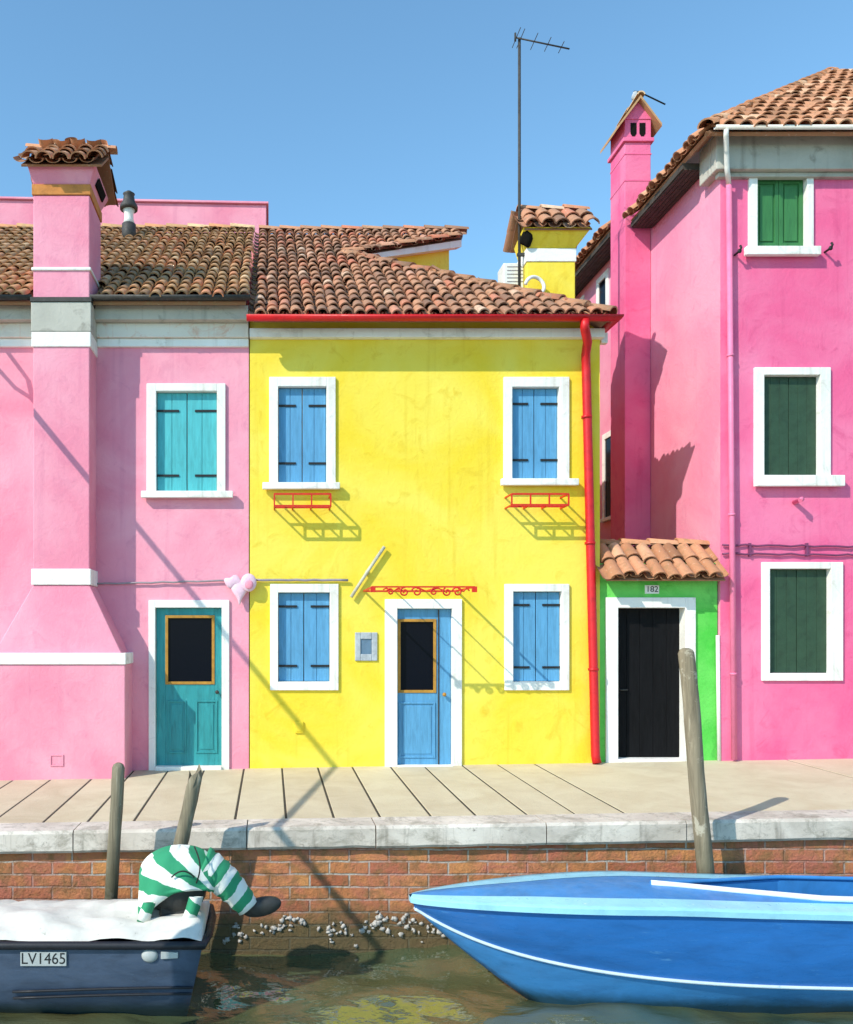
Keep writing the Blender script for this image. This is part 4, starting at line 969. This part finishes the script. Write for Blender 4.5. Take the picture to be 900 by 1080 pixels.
for (z, f) in ((dz-0.335, 0.985), (dz-0.385, 0.965)):
    P = []
    for x in xs_:
        if x > -2.0: xx = x - 0.11*(dz-z)/0.5*max(0, min(1,(x+1.6)/1.0)); P.append((xx, Yn-hb(x)*f, z + 0.035*math.sin((x+2.0)/1.5*PI*0.5)-0.02))
    mb.tube(P, 0.010, 6)
mb.build('side_moulding', 'black_rubber', nb)
mb = MB()
P = [(x, Yn-hb(x)-0.012, dz+0.0) for x in xs_] + [(-0.47, Yn-0.2, dz), (-0.47, Yn+0.2, dz)] + [(x, Yn+hb(x)+0.012, dz+0.0) for x in xs_[::-1]]
mb.tube(P, 0.032, 8); mb.build('rub_rail', 'black_rubber', nb)
# canvas cover, cambered and creased
mb = MB(); R = []
for i in range(121):
    x = -5.8 + 5.29*i/120; row = []
    for j in range(17):
        v = -1+2*j/16; h = hb(x)+0.0
        z = dz + 0.02 + 0.12*(1-v*v)**0.6 + 0.03*mnoise.noise(Vector((x*2.2, v*1.2, 1))) + 0.06*abs(mnoise.noise(Vector((x*1.6+v*1.1, v*2.6, 5)))) - 0.03*(1-abs(mnoise.noise(Vector((x*2.6-v*0.8, v*1.5, 11)))))**6 + 0.012*mnoise.noise(Vector((x*7, v*5, 2)))
        z = max(z, dz+0.028)
        if i == 120: z = min(z, dz+0.1)
        row.append(mb.bm.verts.new((x, Yn+v*h, z)))
    R.append(row)
for i in range(120):
    for j in range(16): mb.face([R[i][j], R[i+1][j], R[i+1][j+1], R[i][j+1]], True)
lowr = [mb.bm.verts.new((v.co.x+0.005, v.co.y, dz+0.01)) for v in R[-1]]
for j in range(16): mb.face([R[-1][j], lowr[j], lowr[j+1], R[-1][j+1]])
mb.build('canvas_cover', 'canvas', nb)
# number plate, light and fitting on the side
ys = Yn-0.44
s_ = 11+ys
mb = MB(); a, b = X(22,ys), X(70.5,ys); c, d = Z(1018.5,ys), Z(1003.5,ys); mb.box(a, b, ys-0.014, ys+0.01, c, d); pl_ = mb.build('number_plate', 'plate', nb, 0.003)
textmesh('plate_lettering', 'LV1465', 0.118, ((a+b)/2, ys-0.0145, (c+d)/2), 'iron', pl_, 0.001, 0.92)
mb = MB(); mb.ell((X(158,ys),ys-0.0,Z(1008,ys)), (0.062,0.03,0.05), 16, 10); mb.build('side_light', 'plate', nb)
mb = MB(); mb.prism_y([(X(170,ys),Z(1011,ys)), (X(188,ys),Z(1010,ys)), (X(188,ys),Z(1004,ys)), (X(170,ys),Z(1003,ys))], ys-0.02, ys+0.01); mb.build('side_fitting', 'plate', nb, 0.004)

# ------------------------------------------------------------------ tilted outboard motor under a striped cloth
om = thing('outboard_motor', (-0.62,-4.1,-0.56), 'tilted outboard motor wrapped in green and white striped cloth on the navy boat stern', 'outboard motor')
Ym = -4.12
def PM(px, py, y=Ym): return Vector((X(px,y), y, Z(py,y)))
mb = MB(); mb.ell(PM(186,938), (0.24,0.17,0.20), 18, 12); mb.box(X(170,Ym), X(206,Ym), Ym-0.12, Ym+0.12, -0.56, -0.28)
mb.build('motor_casing', 'motor', om, 0.02)
kn = PM(236, 944)
mb = MB(); c = PM(190, 928); R = []; seg = 56; rings = 22
for i in range(rings+1):
    t = i/rings; row = []
    for k in range(seg):
        ph_ = 2*PI*k/seg
        fold = 0.018*math.sin(ph_*9+2*t)*t + 0.02*mnoise.noise(Vector((math.cos(ph_)*2, math.sin(ph_)*2, t*3)))
        # hem: low at the left, lifted at the front right
        left = max(0, -math.cos(ph_)); front = max(0, -math.sin(ph_))
        drop = 0.17 + 0.19*left**1.5 - 0.05*max(0, math.cos(ph_)) - 0.13*front*(1-left**2)
        if t < 0.55:
            a_ = t/0.55*PI/2; rr = math.sin(a_); zz = math.cos(a_)*0.275
        else:
            q = (t-0.55)/0.45; rr = 1.0 + 0.02*q - 0.08*q*q; zz = -q*drop
        rx = 0.33 + fold; ry = 0.23 + fold
        row.append(mb.bm.verts.new((c.x + math.cos(ph_)*rr*rx, c.y + math.sin(ph_)*rr*ry, c.z + zz + fold*0.3)))
    R.append(row)
for i in range(rings):
    for k in range(seg): mb.face([R[i][k], R[i][(k+1)%seg], R[i+1][(k+1)%seg], R[i+1][k]], True)
org = Vector((c.x, c.y, c.z)); M['stripe_head'] = stripes('green white striped cloth', 'radial', kn-org, k=15.0)
o = mb.build('striped_cover', 'stripe_head', om, weld=True, origin=org)
sm = o.modifiers.new('thick', 'SOLIDIFY'); sm.thickness = 0.006
# tails of cloth hanging at the front
for (pts, w) in (([(158,952),(154,962),(151,972)], 0.05), ([(207,946),(203,960),(197,974)], 0.055)):
    R = []; mb = MB()
    for i, (px, py) in enumerate(pts):
        p = PM(px, py, Ym-0.25+0.01*i); R.append([mb.bm.verts.new(p+Vector((dx, dy, 0))) for dx, dy in ((-w,0), (0,-0.02), (w,0), (0,0.012))])
    for i in range(len(R)-1):
        for k in range(4): mb.face([R[i][k], R[i][(k+1)%4], R[i+1][(k+1)%4], R[i+1][k]], True)
    mb.face(R[-1]); mb.build('cloth_tail', 'stripe_head', om)
a = PM(212, 914); b = PM(262, 957); ax_ = (b-a).normalized()
mb = MB(); pts = []; rs = []
for i in range(17):
    t = i/16; p = a.lerp(b, t) + Vector((0,0,0.045*math.sin(PI*t))); pts.append(p); rs.append((0.165-0.075*t)*(1+0.06*math.sin(i*2.4)))
mb.tube(pts, rs, 18, jitter=0.02)
M['stripe_leg'] = stripes('green white striped wrap', 'axis', (0,0,0), ax_, 44.0)
mb.build('striped_leg_wrap', 'stripe_leg', om, origin=a)
mb = MB()
def foot_f(p, d):
    t = (p.x-X(258,Ym))/(X(294,Ym)-X(258,Ym)); return p + Vector((0,0,0.05*(t-0.4)))
q = PM(276, 957); mb.ell(q, (0.16,0.055,0.078), 18, 12, foot_f)
mb.hexa([q+Vector((-0.1,-0.02,-0.05)), q+Vector((0.03,-0.012,-0.045)), q+Vector((0.03,0.012,-0.045)), q+Vector((-0.1,0.02,-0.05))], [q+Vector((-0.12,-0.03,0.03)), q+Vector((0.05,-0.03,0.03)), q+Vector((0.05,0.03,0.03)), q+Vector((-0.12,0.03,0.03))])
mb.build('gearcase', 'motor', om, 0.01)
mb = MB()
mb.tube([PM(181+k*1.0, 925+ (k-12)**2*0.045-6, Ym-0.235-0.02*math.sin(k/24*PI)) for k in range(25)], 0.006, 6)
mb.tube([PM(205+6*math.sin(k/16*PI), 893+k*2.7, Ym-0.17-0.06*math.sin(k/16*PI)) for k in range(17)], 0.006, 6)
mb.build('cord', 'rope', om)

# ------------------------------------------------------------------ line prop leaning from a post in the canal to the pink eave (left of the frame)
p0 = Vector((-2.55,-6.0,2.25)); p1 = Vector((-3.92,-0.72,5.58))
mb = MB(); mb.tube([p0.lerp(p1, t/10) for t in range(11)], 0.035, 8)
dv = (p1-p0).normalized(); sd = Vector((1,0.3,0)).normalized()
mb.tube([p1, p1+dv*0.12+sd*0.16, p1+dv*0.4+sd*0.2], 0.026, 8); mb.tube([p1, p1+dv*0.12-sd*0.12, p1+dv*0.4-sd*0.16], 0.026, 8)
o = mb.build('clothes_prop', 'pole_wood', None); tag(o, 'long forked wooden clothes prop leaning against the pink eave', 'clothes prop')
mb = MB(); mb.tube([(-2.58,-6.06,-2.2), (-2.58,-6.06,0.5), (-2.58,-6.06,2.26)], [0.07,0.065,0.06], 12)
o = mb.build('prop_post', 'pole_wood', None); tag(o, 'wooden post in the canal carrying the foot of the clothes prop', 'post')

# ------------------------------------------------------------------ light, sky, camera
AZ, EL = math.radians(52), math.radians(37.5)
d = Vector((math.sin(AZ)*math.cos(EL), math.cos(AZ)*math.cos(EL), -math.sin(EL)))
ld = bpy.data.lights.new('sun', 'SUN'); ld.energy = 3.15; ld.angle = math.radians(0.5); ld.color = (1.0, 0.94, 0.83)
lo = bpy.data.objects.new('sun', ld); COL.objects.link(lo); lo.rotation_euler = d.to_track_quat('-Z', 'Y').to_euler(); lo.location = (-10,-10,15)
wd_ = bpy.data.worlds.new('World'); SC.world = wd_; wd_.use_nodes = True; nt = wd_.node_tree
sk = nt.nodes.new('ShaderNodeTexSky'); sk.sky_type = 'NISHITA'; sk.sun_disc = False; sk.sun_elevation = EL; sk.sun_rotation = math.atan2(-d.x, -d.y)
sk.air_density = 1.0; sk.dust_density = 0.1; sk.ozone_density = 2.6
bg = nt.nodes['Background']; bg.inputs['Strength'].default_value = 0.15; nt.links.new(mix(nt, 1.0, sk.outputs['Color'], (0.94,1.22,1.18), 'MULTIPLY'), bg.inputs['Color'])
cam = bpy.data.cameras.new('camera'); co = bpy.data.objects.new('camera', cam); COL.objects.link(co)
co.location = CAM; co.rotation_euler = (PI/2, 0, 0)
cam.sensor_fit = 'HORIZONTAL'; cam.sensor_width = 36; cam.lens = 36*F/900; cam.shift_x = (450-285)/900; cam.shift_y = (670-540)/900
cam.clip_start = 0.05; cam.clip_end = 3000
SC.camera = co
SC.view_settings.view_transform = 'Standard'; SC.view_settings.look = 'None'; SC.view_settings.exposure = 0.56; SC.view_settings.gamma = 1.0
SC.view_settings.use_curve_mapping = False
